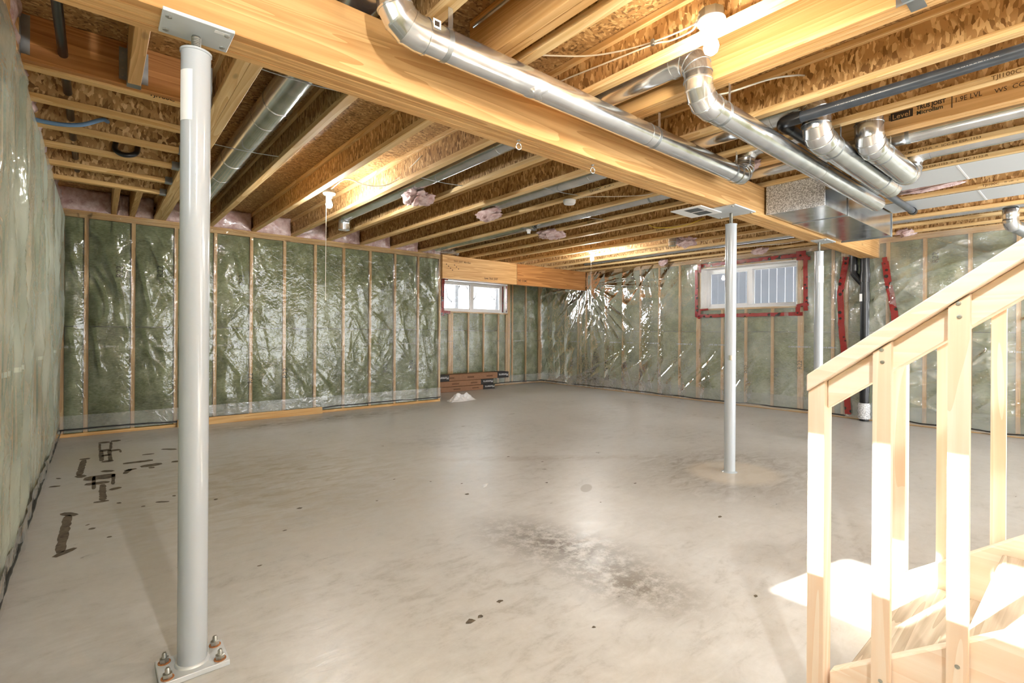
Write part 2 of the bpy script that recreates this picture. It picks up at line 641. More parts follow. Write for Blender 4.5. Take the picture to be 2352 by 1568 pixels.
def ribbon(name, pts, normal, width, mat, parent=None, thick=0.0012, jitter=0.0):
    """flat tape strip along pts lying on a surface with the given normal"""
    n = Vector(normal).normalized()
    P = [Vector(p) for p in pts]
    verts, faces = [], []
    for i, p in enumerate(P):
        d = (P[min(i + 1, len(P) - 1)] - P[max(i - 1, 0)]).normalized()
        s = n.cross(d).normalized() * width / 2
        jj = n * random.uniform(0, jitter)
        for e in (-1, 1):
            verts += [tuple(p + s * e + jj), tuple(p + s * e + jj + n * thick)]
    for i in range(len(P) - 1):
        a, b = i * 4, i * 4 + 4
        faces += [(a + 1, a + 3, b + 3, b + 1), (a, b, b + 2, a + 2), (a, a + 1, b + 1, b), (a + 2, b + 2, b + 3, a + 3)]
    e = (len(P) - 1) * 4
    faces += [(0, 2, 3, 1), (e, e + 1, e + 3, e + 2)]
    return mesh(name, verts, faces, mat, parent)


def text(name, s, size, origin, right, up, mat, parent, lift=0.0012, sx=1.0, bold=0.0):
    cu = bpy.data.curves.new('lettering', 'FONT')
    cu.body = s
    cu.size = size
    cu.resolution_u = 2
    cu.offset = bold
    tmp = bpy.data.objects.new('lettering', cu)
    COL.objects.link(tmp)
    bpy.context.view_layer.update()
    me = bpy.data.meshes.new_from_object(tmp.evaluated_get(bpy.context.evaluated_depsgraph_get()))
    bpy.data.objects.remove(tmp)
    r, u = Vector(right).normalized(), Vector(up).normalized()
    n = r.cross(u)
    o = Vector(origin)
    vs = [tuple(o + r * (v.co.x * sx) + u * v.co.y + n * lift) for v in me.vertices]
    fs = [tuple(p.vertices) for p in me.polygons]
    bpy.data.meshes.remove(me)
    return mesh(name, vs, fs, mat, parent)


def tag(ob, label, cat=None, group=None, kind=None):
    ob['label'] = label
    if cat:
        ob['category'] = cat
    if group:
        ob['group'] = group
    if kind:
        ob['kind'] = kind
    return ob


def thing(name, at, label, cat=None, group=None, kind=None):
    e = link(name, None, None, at)
    e.empty_display_size = 0.1
    return tag(e, label, cat, group, kind)


# smooth lattice noise for the film and the soft goods
_rng = np.random.default_rng(11)
LAT = _rng.random((256, 256))


def vnoise(x, y):
    xi, yi = np.floor(x).astype(int), np.floor(y).astype(int)
    fx, fy = x - xi, y - yi
    fx, fy = fx * fx * fx * (fx * (6 * fx - 15) + 10), fy * fy * fy * (fy * (6 * fy - 15) + 10)
    a, b = LAT[xi % 256, yi % 256], LAT[(xi + 1) % 256, yi % 256]
    c, d = LAT[xi % 256, (yi + 1) % 256], LAT[(xi + 1) % 256, (yi + 1) % 256]
    return (a * (1 - fx) + b * fx) * (1 - fy) + (c * (1 - fx) + d * fx) * fy


def folds(s, z, ang, across, along, sharp, off):
    """creases that run in direction ang: ridged noise, fine across, long along"""
    c, n = math.cos(ang), math.sin(ang)
    p = (s * c + z * n) * along + off
    q = (-s * n + z * c) * across + off * 1.7
    q = q + 0.9 * vnoise(p * 1.3 + 7, q * 0.35)
    v = vnoise(p, q)
    return np.clip(1 - np.abs(2 * v - 1) * 1.15, 0, 1) ** sharp


# ------------------------------------------------------------------ dimensions
XL, XR, YB, YA, XE = -0.316, 7.976, 7.11, 8.49, 4.40     # left wall, right wall, back wall, alcove wall, back wall's end
YF = -3.4                                                # where the modelled basement ends behind the camera
HT = 2.445                                               # underside of the joists
HD = 2.683                                               # underside of the deck
HB = 2.175                                               # underside of the beam
YN, YM = 1.925, 2.103                                    # beam faces

# ------------------------------------------------------------------ floor
floor = mesh('floor', [(XL - .3, YF, 0), (XR + .3, YF, 0), (XR + .3, YA + .3, 0), (XL - .3, YA + .3, 0),
                       (XL - .3, YF, -.1), (XR + .3, YF, -.1), (XR + .3, YA + .3, -.1), (XL - .3, YA + .3, -.1)],
             [(0, 1, 2, 3), (4, 7, 6, 5), (0, 4, 5, 1), (1, 5, 6, 2), (2, 6, 7, 3), (3, 7, 4, 0)], 'floor', at=(0, 0, 0))
tag(floor, 'beige grey concrete slab floor with dark stains', kind='structure')
STROKES = [(0.02, 6.58, 0.11, 6.57, 0.079), (0.12, 6.61, 0.2, 6.6, 0.08), (0.03, 6.53, 0.03, 6.16, 0.016), (0.12, 6.56, 0.11, 6.18, 0.018), (0.03, 6.16, 0.11, 6.14, 0.086), (0.04, 6.15, 0.04, 5.66, 0.029), (0.1, 6.14, 0.1, 5.62, 0.026), (0.1, 6.1, 0.18, 6.08, 0.077), (0.18, 6.08, 0.18, 5.95, 0.014), (0.04, 5.9, 0.1, 5.89, 0.071), (0.04, 5.63, 0.12, 5.61, 0.065), (-0.11, 5.85, -0.04, 5.83, 0.054), (-0.08, 5.8, -0.1, 5.2, 0.036), (-0.12, 5.16, -0.06, 5.18, 0.083), (-0.07, 5.06, 0.12, 5.04, 0.125), (-0.01, 5.1, -0.01, 4.69, 0.019), (0.11, 5.1, 0.1, 4.75, 0.019), (-0.06, 4.88, 0.08, 4.84, 0.065), (0.04, 4.8, 0.04, 4.34, 0.033), (-0.01, 4.33, 0.07, 4.32, 0.035), (0.08, 4.59, 0.14, 4.64, 0.049), (0.04, 5.26, 0.11, 5.19, 0.057), (0.18, 5.43, 0.39, 5.42, 0.062), (0.29, 5.22, 0.44, 5.24, 0.078), (0.18, 5.15, 0.26, 5.18, 0.05), (0.51, 5.25, 0.58, 5.23, 0.061), (0.34, 5.13, 0.38, 5.14, 0.045), (-0.16, 4.2, -0.09, 4.1, 0.047), (-0.13, 4.13, -0.14, 3.46, 0.036), (-0.16, 3.41, -0.08, 3.49, 0.041), (-0.04, 3.86, -0.03, 3.85, 0.02), (-0.03, 3.77, -0.0, 3.76, 0.029), (0.05, 3.55, 0.07, 3.56, 0.021), (0.49, 5.87, 0.6, 5.77, 0.043), (0.33, 5.71, 0.42, 5.7, 0.039), (-0.23, 5.19, -0.21, 5.2, 0.041), (-0.26, 4.96, -0.2, 4.94, 0.038), (0.11, 4.21, 0.13, 4.22, 0.029), (0.31, 4.08, 0.38, 4.04, 0.024), (0.41, 4.16, 0.43, 4.16, 0.03), (0.62, 3.9, 0.64, 3.89, 0.028), (0.23, 4.04, 0.25, 4.03, 0.02), (0.18, 5.04, 0.22, 5.19, 0.035)]
for (a, b, c, d, w) in STROKES:
    L = math.hypot(c - a, d - b)
    n = max(3, int(L / 0.03))
    dx, dy = (c - a) / L, (d - b) / L
    va, vb = [], []
    for i in range(n + 1):
        t = i / n
        e = 0.55 if i in (0, n) else 1.0
        w1, w2 = w * .62 * e * random.uniform(.78, 1.12), w * .62 * e * random.uniform(.78, 1.12)
        x, y = a + (c - a) * t, b + (d - b) * t
        va.append((x - dy * w1, y + dx * w1, .0008))
        vb.append((x + dy * w2, y - dx * w2, .0008))
    mesh('paint_mark', va + vb, [(i, n + 1 + i, n + 2 + i, i + 1) for i in range(n)], 'paintmark', floor)

SPECKS = [(2.94, 3.55), (2.14, 3.14), (2.66, 2.75), (1.47, 3.18), (1.98, 3.33), (2.22, .72), (3.02, 1.55), (3.18, 2.31), (1.15, 1.62), (1.5, 1.28), (2.03, 2.91), (3.06, 3.22), (1.79, 3.56), (2.22, 4.67), (1.02, 3.36), (.84, 3.04), (2.23, .98), (1.33, 1.66), (1.2, 1.62), (.62, 2.66), (2.64, 2.2)]
for (x, y) in SPECKS:
    r = random.uniform(.006, .016)
    k = 9
    mesh('floor_chip', [(x + r * random.uniform(.6, 1.2) * math.cos(6.283 * i / k) * 1.5, y + r * random.uniform(.6, 1.2) * math.sin(6.283 * i / k), .0008) for i in range(k)], [tuple(range(k))], 'paintmark', floor)


# ------------------------------------------------------------------ framed walls
class Wall:
    """s runs along the wall; place(s, d, z) with d the distance in front of the stud faces"""
    def __init__(w, name, label, place, axis):
        w.place, w.axis = place, axis
        o = place(0, 0, 0)
        w.e = thing(name, o, label, kind='structure')

    def bx(w, name, s0, s1, d0, d1, z0, z1, mat, bev=.002, parent=None):
        a, b = w.place(s0, d0, z0), w.place(s1, d1, z1)
        lo, hi = [min(p, q) for p, q in zip(a, b)], [max(p, q) for p, q in zip(a, b)]
        return box(name, lo[0], hi[0], lo[1], hi[1], lo[2], hi[2], mat, parent or w.e, bev)

    def stud(w, s, z0=.038, z1=HT - .076, wd=.038):
        w.bx('stud', s - wd / 2, s + wd / 2, -.14, 0, z0, z1, 'stud_z')

    def plates(w, s0, s1, sole=True, top=True):
        m = 'stud_x' if w.axis == 'x' else 'stud_y'
        if top:
            w.bx('top_plate', s0, s1, -.14, 0, HT - .038, HT, m)
            w.bx('top_plate', s0, s1, -.14, 0.001, HT - .076, HT - .0385, m)
        if sole:
            w.bx('sole_plate', s0, s1, -.14, 0.002, 0.001, .038, m)

    def batt(w, s0, s1, z0, z1):
        """a pillowy batt between two studs, front a little behind their faces"""
        nu, nv = 7, max(4, int((z1 - z0) / .12))
        U, V = np.meshgrid(np.linspace(0, 1, nu), np.linspace(0, 1, nv))
        k = random.random() * 50
        edge = np.minimum(np.minimum(U, 1 - U) * 4, np.minimum(V, 1 - V) * 12).clip(0, 1)
        d = -.028 + .022 * edge ** .5 + (vnoise(U * 4 + k, V * 9 + k) - .5) * .014
        S, Z = s0 + .003 + U * (s1 - s0 - .006), z0 + V * (z1 - z0)
        v = [w.place(a, b, c) for a, b, c in zip(S.ravel(), d.ravel(), Z.ravel())]
        n = len(v)
        f = [(j * nu + i, j * nu + i + 1, (j + 1) * nu + i + 1, (j + 1) * nu + i) for j in range(nv - 1) for i in range(nu - 1)]
        v += [w.place(a, -.135, c) for a, c in ((s0 + .003, z0), (s1 - .003, z0), (s1 - .003, z1), (s0 + .003, z1))]
        lo, hi = list(range(nu)), [(nv - 1) * nu + i for i in range(nu)]
        lf, rt = [j * nu for j in range(nv)], [j * nu + nu - 1 for j in range(nv)]
        f += [tuple(lo[::-1] + [n, n + 1]), tuple(hi + [n + 2, n + 3]), tuple(lf + [n + 3, n]), tuple(rt[::-1] + [n + 1, n + 2])]
        return mesh('insulation_batt', v, f, 'insul', w.e, 40)

    def fill(w, studs, z0=.04, z1=HT - .078, seam=1.19, edges=None):
        for a, b in zip(studs[:-1], studs[1:]):
            if b - a < .06:
                continue
            zs = [(z0, z1)] if (seam is None or z1 - z0 < 1.3) else [(z0, seam - .004), (seam + .004, z1)]
            for p, q in zs:
                w.batt(a + .019, b - .019, p, q)

    def film(w, s0, s1, z0, z1, studs, kind, holes=(), step=.0125, name='vapour_barrier', mat='poly', base=.004, loose=.18):
        ns, nz = int((s1 - s0) / step) + 1, int((z1 - z0) / (step * 1.15)) + 1
        S, Z = np.meshgrid(np.linspace(s0, s1, ns), np.linspace(z0, z1, nz))
        # distance to the nearest stud, where the film is stapled tight
        st = np.array(sorted(studs))
        near = np.full(S.shape, 9.0)
        for q in st:
            near = np.minimum(near, np.abs(S - q))
        pin = np.clip((near - .015) / .11, 0, 1) ** .7
        taper = np.clip((Z - z0) / .22, 0, 1) ** .8 * (.35 + .65 * np.clip((z1 - Z) / .15, 0, 1))
        if z1 - z0 < .5:
            taper = 1.0
        D = kind(S, Z) * taper * (loose + (1 - loose) * pin) + base + .006 * pin * vnoise(S * 6 + 3, Z * 6)
        if callable(holes):
            keep = None
        v = [w.place(a, b, c) for a, b, c in zip(S.ravel(), D.ravel(), Z.ravel())]
        f = []
        for j in range(nz - 1):
            zc = Z[j, 0] + step / 2
            for i in range(ns - 1):
                sc_ = S[0, i] + step / 2
                if any(h[0] < sc_ < h[1] and h[2] < zc < h[3] for h in holes):
                    continue
                k = j * ns + i
                f.append((k, k + 1, k + ns + 1, k + ns))
        # origin at height .97 so that the printed line of the film runs there
        o = w.place((s0 + s1) / 2, 0, .97)
        return mesh(name, v, f, mat, w.e, 180, at=o)

    def bead(w, s0, s1, z, amp=.012, holes=()):
        n = int((s1 - s0) / .05)
        k = random.random() * 90
        pts = []
        for i in range(n + 1):
            s = s0 + (s1 - s0) * i / n
            pts.append(w.place(s, .024 + .004 * random.random(), z + amp * (2 * vnoise(np.array(s * 3.1 + k), np.array(.3)) - 1) + .003 * random.random()))
        pipe('sealant_bead', pts, .008, 'sealant', w.e, 6, True, 180)

    def stamp(w, s, z, txt='R22', size=.085, rot=True):
        r = Vector(w.place(1, 0, 0)) - Vector(w.place(0, 0, 0))
        u = Vector((0, 0, 1))
        d = Vector(w.place(0, 1, 0)) - Vector(w.place(0, 0, 0))
        if r.cross(u).dot(d) < 0:
            r = -r
        o = Vector(w.place(s, .003, z))
        if rot:
            text('printed_rating', txt, size, o, u, -r, 'ink_grey', w.e, .0)
        else:
            text('printed_rating', txt, size, o, r, u, 'ink_grey', w.e, .0)


def k_back(S, Z):
    m = np.clip((vnoise(S * .9 + 2, Z * .8 + 5) - .30) * 2.8, 0, 1)
    a = folds(S, Z, math.radians(100), 7, 1.2, 2.2, 3) * .016
    b = folds(S, Z, math.radians(62), 9, 1.6, 3, 11) * .016
    c = folds(S, Z, math.radians(125), 8, 1.4, 3, 23) * .013
    g = (vnoise(S * 2.2 + 9, Z * 2.2) - .3).clip(0) * .028
    return (a + b * vnoise(S * 1.3, Z * 1.3 + 4) + c) * m + g


def k_right(S, Z):
    # S is y here; folds hang from where the header meets the wall and fan out to the right
    cx, cz = 7.0, 2.15
    dx, dz = S - cx, Z - cz
    rr, th = np.hypot(dx, dz), np.arctan2(dz, dx)
    fan = np.clip(1 - np.abs(2 * vnoise(th * 7 + 40, rr * 1.1 + 3) - 1) * 1.1, 0, 1) ** 1.6 * np.exp(-((rr - .75) / .75) ** 2) * .045
    a = folds(S, Z, math.radians(130), 6.5, .8, 1.8, 5) * .024
    b = folds(S, Z, math.radians(150), 6, .9, 2.4, 17) * .020
    c = folds(S, Z, math.radians(75), 7, 1.2, 2.6, 29) * .014
    m = np.clip((vnoise(S * .7 + 12, Z * .8 + 8) - .18) * 2.2, 0.1, 1)
    g = (vnoise(S * 1.7 + 5, Z * 1.7 + 1) - .3).clip(0) * .04
    near = np.clip((1.9 - S) / .5, 0, 1)
    g = g + near * (folds(S, Z, math.radians(162), 6, .8, 1.8, 41) * .034 + folds(S, Z, math.radians(25), 5, 1.0, 2.4, 53) * .02)
    return fan + (a + b * vnoise(S, Z * 1.3) + c * .7) * m + g


def k_left(S, Z):
    a = folds(S, Z, math.radians(93), 4.5, .6, 1.5, 2) * .036
    b = folds(S, Z, math.radians(80), 9, 1.0, 2.0, 8) * .012
    return a + b + vnoise(S * 1.5, Z * .7) * .018


def k_calm(S, Z):
    return folds(S, Z, math.radians(100), 5, .8, 2, 31) * .006 + (vnoise(S * 1.6 + 3, Z * 1.2) - .3).clip(0) * .02


# back wall
wb = Wall('wall_back', 'insulated stud wall under clear plastic at the back left', lambda s, d, z: (s, YB - d, z), 'x')
STB = [XL + .03] + [-.087 + .4064 * i for i in range(11)] + [XE - .02]
for s in STB:
    wb.stud(s)
wb.plates(XL - .14, XE)
wb.fill(STB)
wb.bx('foundation_panel', XL - .2, XE - .002, -.30, -.142, 0, HD, 'concrete_wall')
wb.film(XL + .012, XE, .05, HT - .01, STB, k_back)
wb.film(XL + .012, XE, .052, .235, STB, k_calm, name='film_lap', mat='poly_lap', base=.016, step=.03)
wb.bead(XL + .02, XE - .01, .075, .014)
for s, z in ((.224, 1.742), (.599, 1.775), (1.45, 1.739), (3.391, 1.767), (1.987, .517), (1.558, .472), (3.886, .575), (3.436, .526)):
    wb.stamp(s, z)
# its return into the alcove
wb.bx('end_panel', XE - .14, XE - .002, -(YA - YB), -.142, 0, HT, 'concrete_wall')

# alcove wall with the window
wa = Wall('wall_alcove', 'insulated stud wall of the alcove below and beside its window', lambda s, d, z: (s, YA - d, z), 'x')
STA_full = [XE + .02, 4.80, 5.20, 6.999, 7.037, 7.127, 7.53, 7.935, 7.957]
STA_cut = [5.455, 5.493, 5.536, 5.933, 6.327, 6.73, 6.951]
for s in STA_full:
    wa.stud(s)
for s in STA_cut:
    wa.stud(s, z1=1.55)
wa.bx('window_sill_plate', 5.22, 6.95, -.14, 0, 1.552, 1.588, 'stud_x')
wa.plates(XE, XR)
wa.fill([XE + .02, 4.80, 5.20]); wa.fill([7.037, 7.127, 7.53, 7.935])
wa.fill([5.20] + STA_cut, z1=1.55)
wa.bx('foundation_panel', XE, 5.28, -.30, -.142, 0, HD, 'concrete_wall')
wa.bx('foundation_panel', 6.97, XR + .3, -.30, -.142, 0, HD, 'concrete_wall')
wa.bx('foundation_panel', 5.28, 6.97, -.30, -.142, 0, 1.56, 'concrete_wall')
wa.bx('foundation_panel', 5.28, 6.97, -.30, -.142, 2.24, HD, 'concrete_wall')
wa.bx('window_lintel', 5.22, 6.985, -.14, 0, 2.225, HT - .077, 'stud_x')
wa.film(XE + .01, XR - .012, .014, HT - .01, STA_full + STA_cut, k_calm, holes=[(5.28, 6.965, 1.588, 2.225)], step=.02)
wa.film(XE + .01, XR - .012, .014, .21, STA_full, k_calm, name='film_lap', mat='poly_lap', base=.014, step=.03)
wa.bead(XE + .02, XR - .01, .045, .014)

# right wall with the larger window and the drain stack
wr = Wall('wall_right', 'long insulated stud wall under shiny wrinkled plastic at the right', lambda s, d, z: (XR - d, s, z), 'y')
STR_full = [8.46, 8.068, 7.684, 7.307, 7.232, 7.083, 6.926, 6.553, 6.115, 5.705, 5.292, 4.872, 4.528, 4.490, 2.905, 2.867, 2.466, 2.343, 2.30, 1.832, 1.451, 1.029, .622, .216, -.19, -.6, -1.0, -1.41, -1.82, -2.22, -2.63, -3.03, -3.38]
STR_cut = [4.084, 3.694, 3.286]
for s in STR_full:
    wr.stud(s)
for s in STR_cut:
    wr.stud(s, z1=1.55)
    wr.stud(s, z0=2.29)
wr.bx('window_sill_plate', 2.94, 4.456, -.14, 0, 1.552, 1.588, 'stud_y')
wr.bx('window_lintel', 2.94, 4.456, -.14, 0, 2.255, 2.29, 'stud_y')
wr.plates(YF, YA)
ss = sorted(STR_full)
wr.fill(ss[:ss.index(2.905) + 1]); wr.fill(ss[ss.index(4.490):])
wr.fill([2.905, 3.286, 3.694, 4.084, 4.490], z1=1.55)
wr.bx('foundation_panel', YF, 2.94, -.30, -.142, 0, HD, 'concrete_wall')
wr.bx('foundation_panel', 4.456, YA + .3, -.30, -.142, 0, HD, 'concrete_wall')
wr.bx('foundation_panel', 2.94, 4.456, -.30, -.142, 0, 1.56, 'concrete_wall')
wr.bx('foundation_panel', 2.94, 4.456, -.30, -.142, 2.29, HD, 'concrete_wall')
wr.film(-1.2, YA - .012, .014, HT - .01, STR_full + STR_cut, k_right, holes=[(2.94, 4.456, 1.588, 2.255)], mat='poly_shiny', loose=.6)
wr.film(-1.2, YA - .012, .014, .235, STR_full, k_calm, name='film_lap', mat='poly_lap', base=.018, step=.03)
wr.bead(2.3, YA - .01, .045, .012)
wr.bead(-1.2, 1.88, .05, .02)
for s, z in ((3.651, .527), (3.189, .505), (2.86, .636), (1.32, 2.05), (4.915, .614), (5.9, .6), (5.45, 1.65)):
    wr.stamp(s, z)
# red tape round the window and beside the drain stack
RN = (-1, 0, 0)
def tp(pts, wd=.06, lift=.03, par=None):
    wd *= .9
    q = []
    for (a, b), (c, d) in zip(pts[:-1], pts[1:]):
        n = max(2, int(math.hypot(c - a, d - b) / .06))
        q += [(XR - lift - .006 * random.random(), a + (c - a) * i / n + random.uniform(-.003, .003), b + (d - b) * i / n + random.uniform(-.003, .003)) for i in range(n)]
    q.append((XR - lift, pts[-1][0], pts[-1][1]))
    return tag(ribbon('tape_strip', q, RN, wd, 'tape', par or wr.e, .0015, .008), 'red sheathing tape with black print')
tp([(4.50, 2.315), (2.86, 2.325)])
tp([(4.52, 1.46), (2.84, 1.455)])
tp([(4.53, 2.25), (4.52, 1.44)])
tp([(2.81, 2.31), (2.80, 1.50)], .065)
tp([(4.46, 2.34), (4.46, 2.20)], .05, .04)
tp([(2.93, 2.34), (2.80, 2.34)], .09, .04); tp([(2.92, 2.27), (2.74, 2.26)], .06, .045)
tp([(2.92, 1.57), (2.76, 1.60)], .06, .04); tp([(2.90, 1.56), (2.90, 1.43)], .07, .045)
tp([(4.46, 1.55), (4.47, 1.41)], .05, .04); tp([(4.47, 1.56), (4.30, 1.57)], .035, .042)
tp([(2.29, 2.23), (2.36, 1.75), (2.345, 1.25), (2.29, .65), (2.26, .06)], .085, .034)
tp([(1.855, 2.12), (1.83, 1.93), (1.75, 1.45), (1.71, .95), (1.74, .3)], .085, .034)
tp([(1.86, 2.17), (1.84, 2.06)], .06, .04)

# left wall, with the window whose sun falls on the stairs
wl = Wall('wall_left', 'insulated stud wall under milky plastic close at the left', lambda s, d, z: (XL + d, s, z), 'y')
WLY0, WLY1, WLZ0, WLZ1 = .13, 1.585, 1.688, 2.272
STL = [YB - .02] + [6.72 - .4064 * i for i in range(12)] + [WLY1 + .06, WLY1 + .02]
STL2 = [WLY0 - .02, WLY0 - .06] + [-.33 - .4064 * i for i in range(8)]
for s in STL + STL2:
    wl.stud(s)
for s in (.5, .9, 1.3):
    wl.stud(s, z1=WLZ0 - .04)
wl.bx('window_sill_plate', WLY0 - .02, WLY1 + .02, -.14, 0, WLZ0 - .038, WLZ0 - .002, 'stud_y')
wl.bx('window_lintel', WLY0 - .02, WLY1 + .02, -.14, 0, WLZ1 + .002, HT - .077, 'stud_y')
wl.plates(YF, YB)
wl.fill(sorted(STL)); wl.fill(sorted(STL2)); wl.fill([WLY0 - .02, .5, .9, 1.3, WLY1 + .02], z1=WLZ0 - .04)
wl.bx('foundation_panel', YF, WLY0, -.30, -.142, 0, HD, 'concrete_wall')
wl.bx('foundation_panel', WLY1, YB + .3, -.30, -.142, 0, HT - .002, 'concrete_wall')
wl.bx('foundation_panel', WLY0, WLY1, -.30, -.142, 0, WLZ0 - .03, 'concrete_wall')
wl.bx('foundation_panel', WLY0, WLY1, -.30, -.142, WLZ1, HD, 'concrete_wall')
wl.film(1.0, YB - .012, .05, HT + .035, STL, k_left, holes=[(WLY0, WLY1, WLZ0, WLZ1)], step=.014, mat='poly_milky')
wl.film(1.0, YB - .012, .012, .16, STL, k_calm, name='film_lap', mat='poly_lap', base=.02, step=.03)
wl.bead(2.2, YB - .02, .07, .012)


# wall behind the camera, with a wide opening added to let fill daylight in
wf_ = thing('wall_front', (3.8, YF, 0), 'plain wall behind the camera with a wide opening added for daylight', kind='structure')
box('wall_panel', XL - .3, 2.6, YF - .12, YF, 0, HD, 'drywall', wf_)
box('wall_panel', 7.2, XR + .3, YF - .12, YF, 0, HD, 'drywall', wf_)
box('wall_panel', 2.6, 7.2, YF - .12, YF, 2.15, HD, 'drywall', wf_)


# ------------------------------------------------------------------ windows
def window(name, label, place, s0, s1, z0, z1, depth, sash=.5):
    """place(s, d, z): d is measured outwards from the stud faces"""
    c = place((s0 + s1) / 2, depth, z0)
    e = thing(name, c, label, kind='structure')

    def b(nm, a0, a1, d0, d1, q0, q1, mat, par=e, bev=.002):
        p, q = place(a0, d0, q0), place(a1, d1, q1)
        lo, hi = [min(x, y) for x, y in zip(p, q)], [max(x, y) for x, y in zip(p, q)]
        return box(nm, lo[0], hi[0], lo[1], hi[1], lo[2], hi[2], mat, par, bev)
    t = .012
    b('jamb_board', s0 - t, s0, -.004, depth + .02, z0 - t, z1 + t, 'jamb')
    b('jamb_board', s1, s1 + t, -.004, depth + .02, z0 - t, z1 + t, 'jamb')
    b('head_board', s0, s1, -.004, depth + .02, z1, z1 + t, 'jamb')
    b('sill_board', s0, s1, -.006, depth + .02, z0 - t, z0, 'jamb')
    f = .045
    fr = b('frame', s0, s0 + f, depth - .04, depth + .03, z0, z1, 'white')
    b('frame', s1 - f, s1, depth - .04, depth + .03, z0, z1, 'white')
    b('frame', s0 + f, s1 - f, depth - .04, depth + .03, z0, z0 + f, 'white')
    b('frame', s0 + f, s1 - f, depth - .04, depth + .03, z1 - f, z1, 'white')
    mid = (s0 + s1) / 2
    b('meeting_rail', mid - .03, mid + .03, depth - .045, depth + .02, z0 + f, z1 - f, 'white')
    for k, (a0, a1) in enumerate(((s0 + f, mid - .03), (mid + .03, s1 - f))):
        g = .03 if k else .018
        dd = depth - .02 if k else depth
        sh = b('sash', a0, a0 + g, dd - .015, dd + .015, z0 + f, z1 - f, 'white')
        b('sash_rail', a1 - g, a1, dd - .015, dd + .015, z0 + f, z1 - f, 'white')
        b('sash_rail', a0 + g, a1 - g, dd - .015, dd + .015, z0 + f, z0 + f + g, 'white')
        b('sash_rail', a0 + g, a1 - g, dd - .015, dd + .015, z1 - f - g, z1 - f, 'white')
        b('pane', a0 + g - .004, a1 - g + .004, dd - .003, dd + .003, z0 + f + g - .004, z1 - f - g + .004, 'glass', e, 0)
    return e


w2 = window('window_2', 'basement slider window outlined with red tape on the right wall', lambda s, d, z: (XR + d, s, z), 2.94, 4.456, 1.588, 2.255, .22)
w1 = window('window_1', 'bright basement slider window in the alcove under the header', lambda s, d, z: (s, YA + d, z), 5.30, 6.965, 1.588, 2.205, .22)
w3 = window('window_3', 'sunlit basement slider window in the left wall', lambda s, d, z: (XL - d, s, z), WLY0, WLY1, WLZ0, WLZ1, .22)
# tape of the alcove window
def ta(pts, wd=.05, lift=.03):
    q = []
    for (a, b), (c, d) in zip(pts[:-1], pts[1:]):
        n = max(2, int(math.hypot(c - a, d - b) / .06))
        q += [(a + (c - a) * i / n, YA - lift - .005 * random.random(), b + (d - b) * i / n) for i in range(n)]
    q.append((pts[-1][0], YA - lift, pts[-1][1]))
    return tag(ribbon('tape_strip', q, (0, -1, 0), wd, 'tape', wa.e, .0015, .006), 'red sheathing tape')
ta([(5.29, 2.23), (5.28, 1.50)], .06); ta([(5.22, 1.56), (5.46, 1.55)], .06); ta([(5.27, 1.62), (5.29, 1.48)], .08, .035)
ta([(5.28, 2.22), (5.40, 2.215)], .05, .036)
for zz in (0, 1):
    q = [(6.962 - .002, YA + (.02 if zz == 0 else .15), 1.60 + .02 * i) for i in range(30)]
    tag(ribbon('tape_strip', q, (-1, 0, 0), .035, 'tape', wa.e, .0015, .002), 'red sheathing tape on the jamb')

# ------------------------------------------------------------------ outdoors seen through the windows
fence = thing('board_fence', (9.5, 3.6, 1.2), 'pale vertical board fence standing outside the right window', 'fence')
y = .9
while y < 8.0:
    box('board', 9.5, 9.525, y, y + .132, .9, 3.0, 'siding', fence, .004)
    y += .140
box('fence_rail', 9.525, 9.56, .9, 8.0, 1.3, 1.39, 'siding', fence)
box('fence_rail', 9.525, 9.56, .9, 8.0, 2.6, 2.69, 'siding', fence)
gr = mesh('ground', [(XL - 9, YA + .3, 1.35), (XR + 9, YA + .3, 1.35), (XR + 9, 24, 1.6), (XL - 9, 24, 1.6),
                     (XR + .3, YF, 1.3), (XR + 9, YF, 1.3), (XR + .3, YA + .3, 1.35)],
          [(0, 1, 2, 3), (4, 5, 1, 6)], 'snow')
tag(gr, 'snowy white ground outside the windows', kind='structure')
for i, (x, yy, r, lean, lab) in enumerate(((7.95, 12.1, .11, .02, 'thick pale tree trunk outside the alcove window, leftmost'),
                                           (8.75, 12.4, .09, -.03, 'slim pale tree trunk left of the window mullion outside'),
                                           (9.35, 12.0, .06, .05, 'thin leaning tree trunk outside the right alcove pane'),
                                           (9.9, 12.6, .08, -.02, 'pale tree trunk at the right edge of the alcove window'))):
    tr = thing('bare_tree', (x, yy, 1.4), lab, 'tree', 'bare trees outside the alcove window')
    pipe('trunk', [(x, yy, 1.38), (x + lean, yy, 2.2), (x + lean * 2.2, yy, 3.2), (x + lean * 3, yy, 5)], [r, r * .9, r * .75, r * .5], 'bark', tr, 12)
    for j in range(3):
        z = 1.9 + .35 * j + .1 * i
        sgn = 1 if (i + j) % 2 else -1
        pipe('branch', [(x + lean, yy, z), (x + sgn * .2, yy + .05, z + .25), (x + sgn * .32, yy + .05, z + .75)], [r * .28, r * .2, r * .08], 'bark', tr, 8)
uw = box('wall_upper_shade', XR + .13, XR + .3, YF, YA + .3, HD + .02, 5.4, 'siding')  # unseen upper storey, added so that its shade falls on the fence
tag(uw, 'white outside wall of the storey above, added to shade the fence', kind='structure')

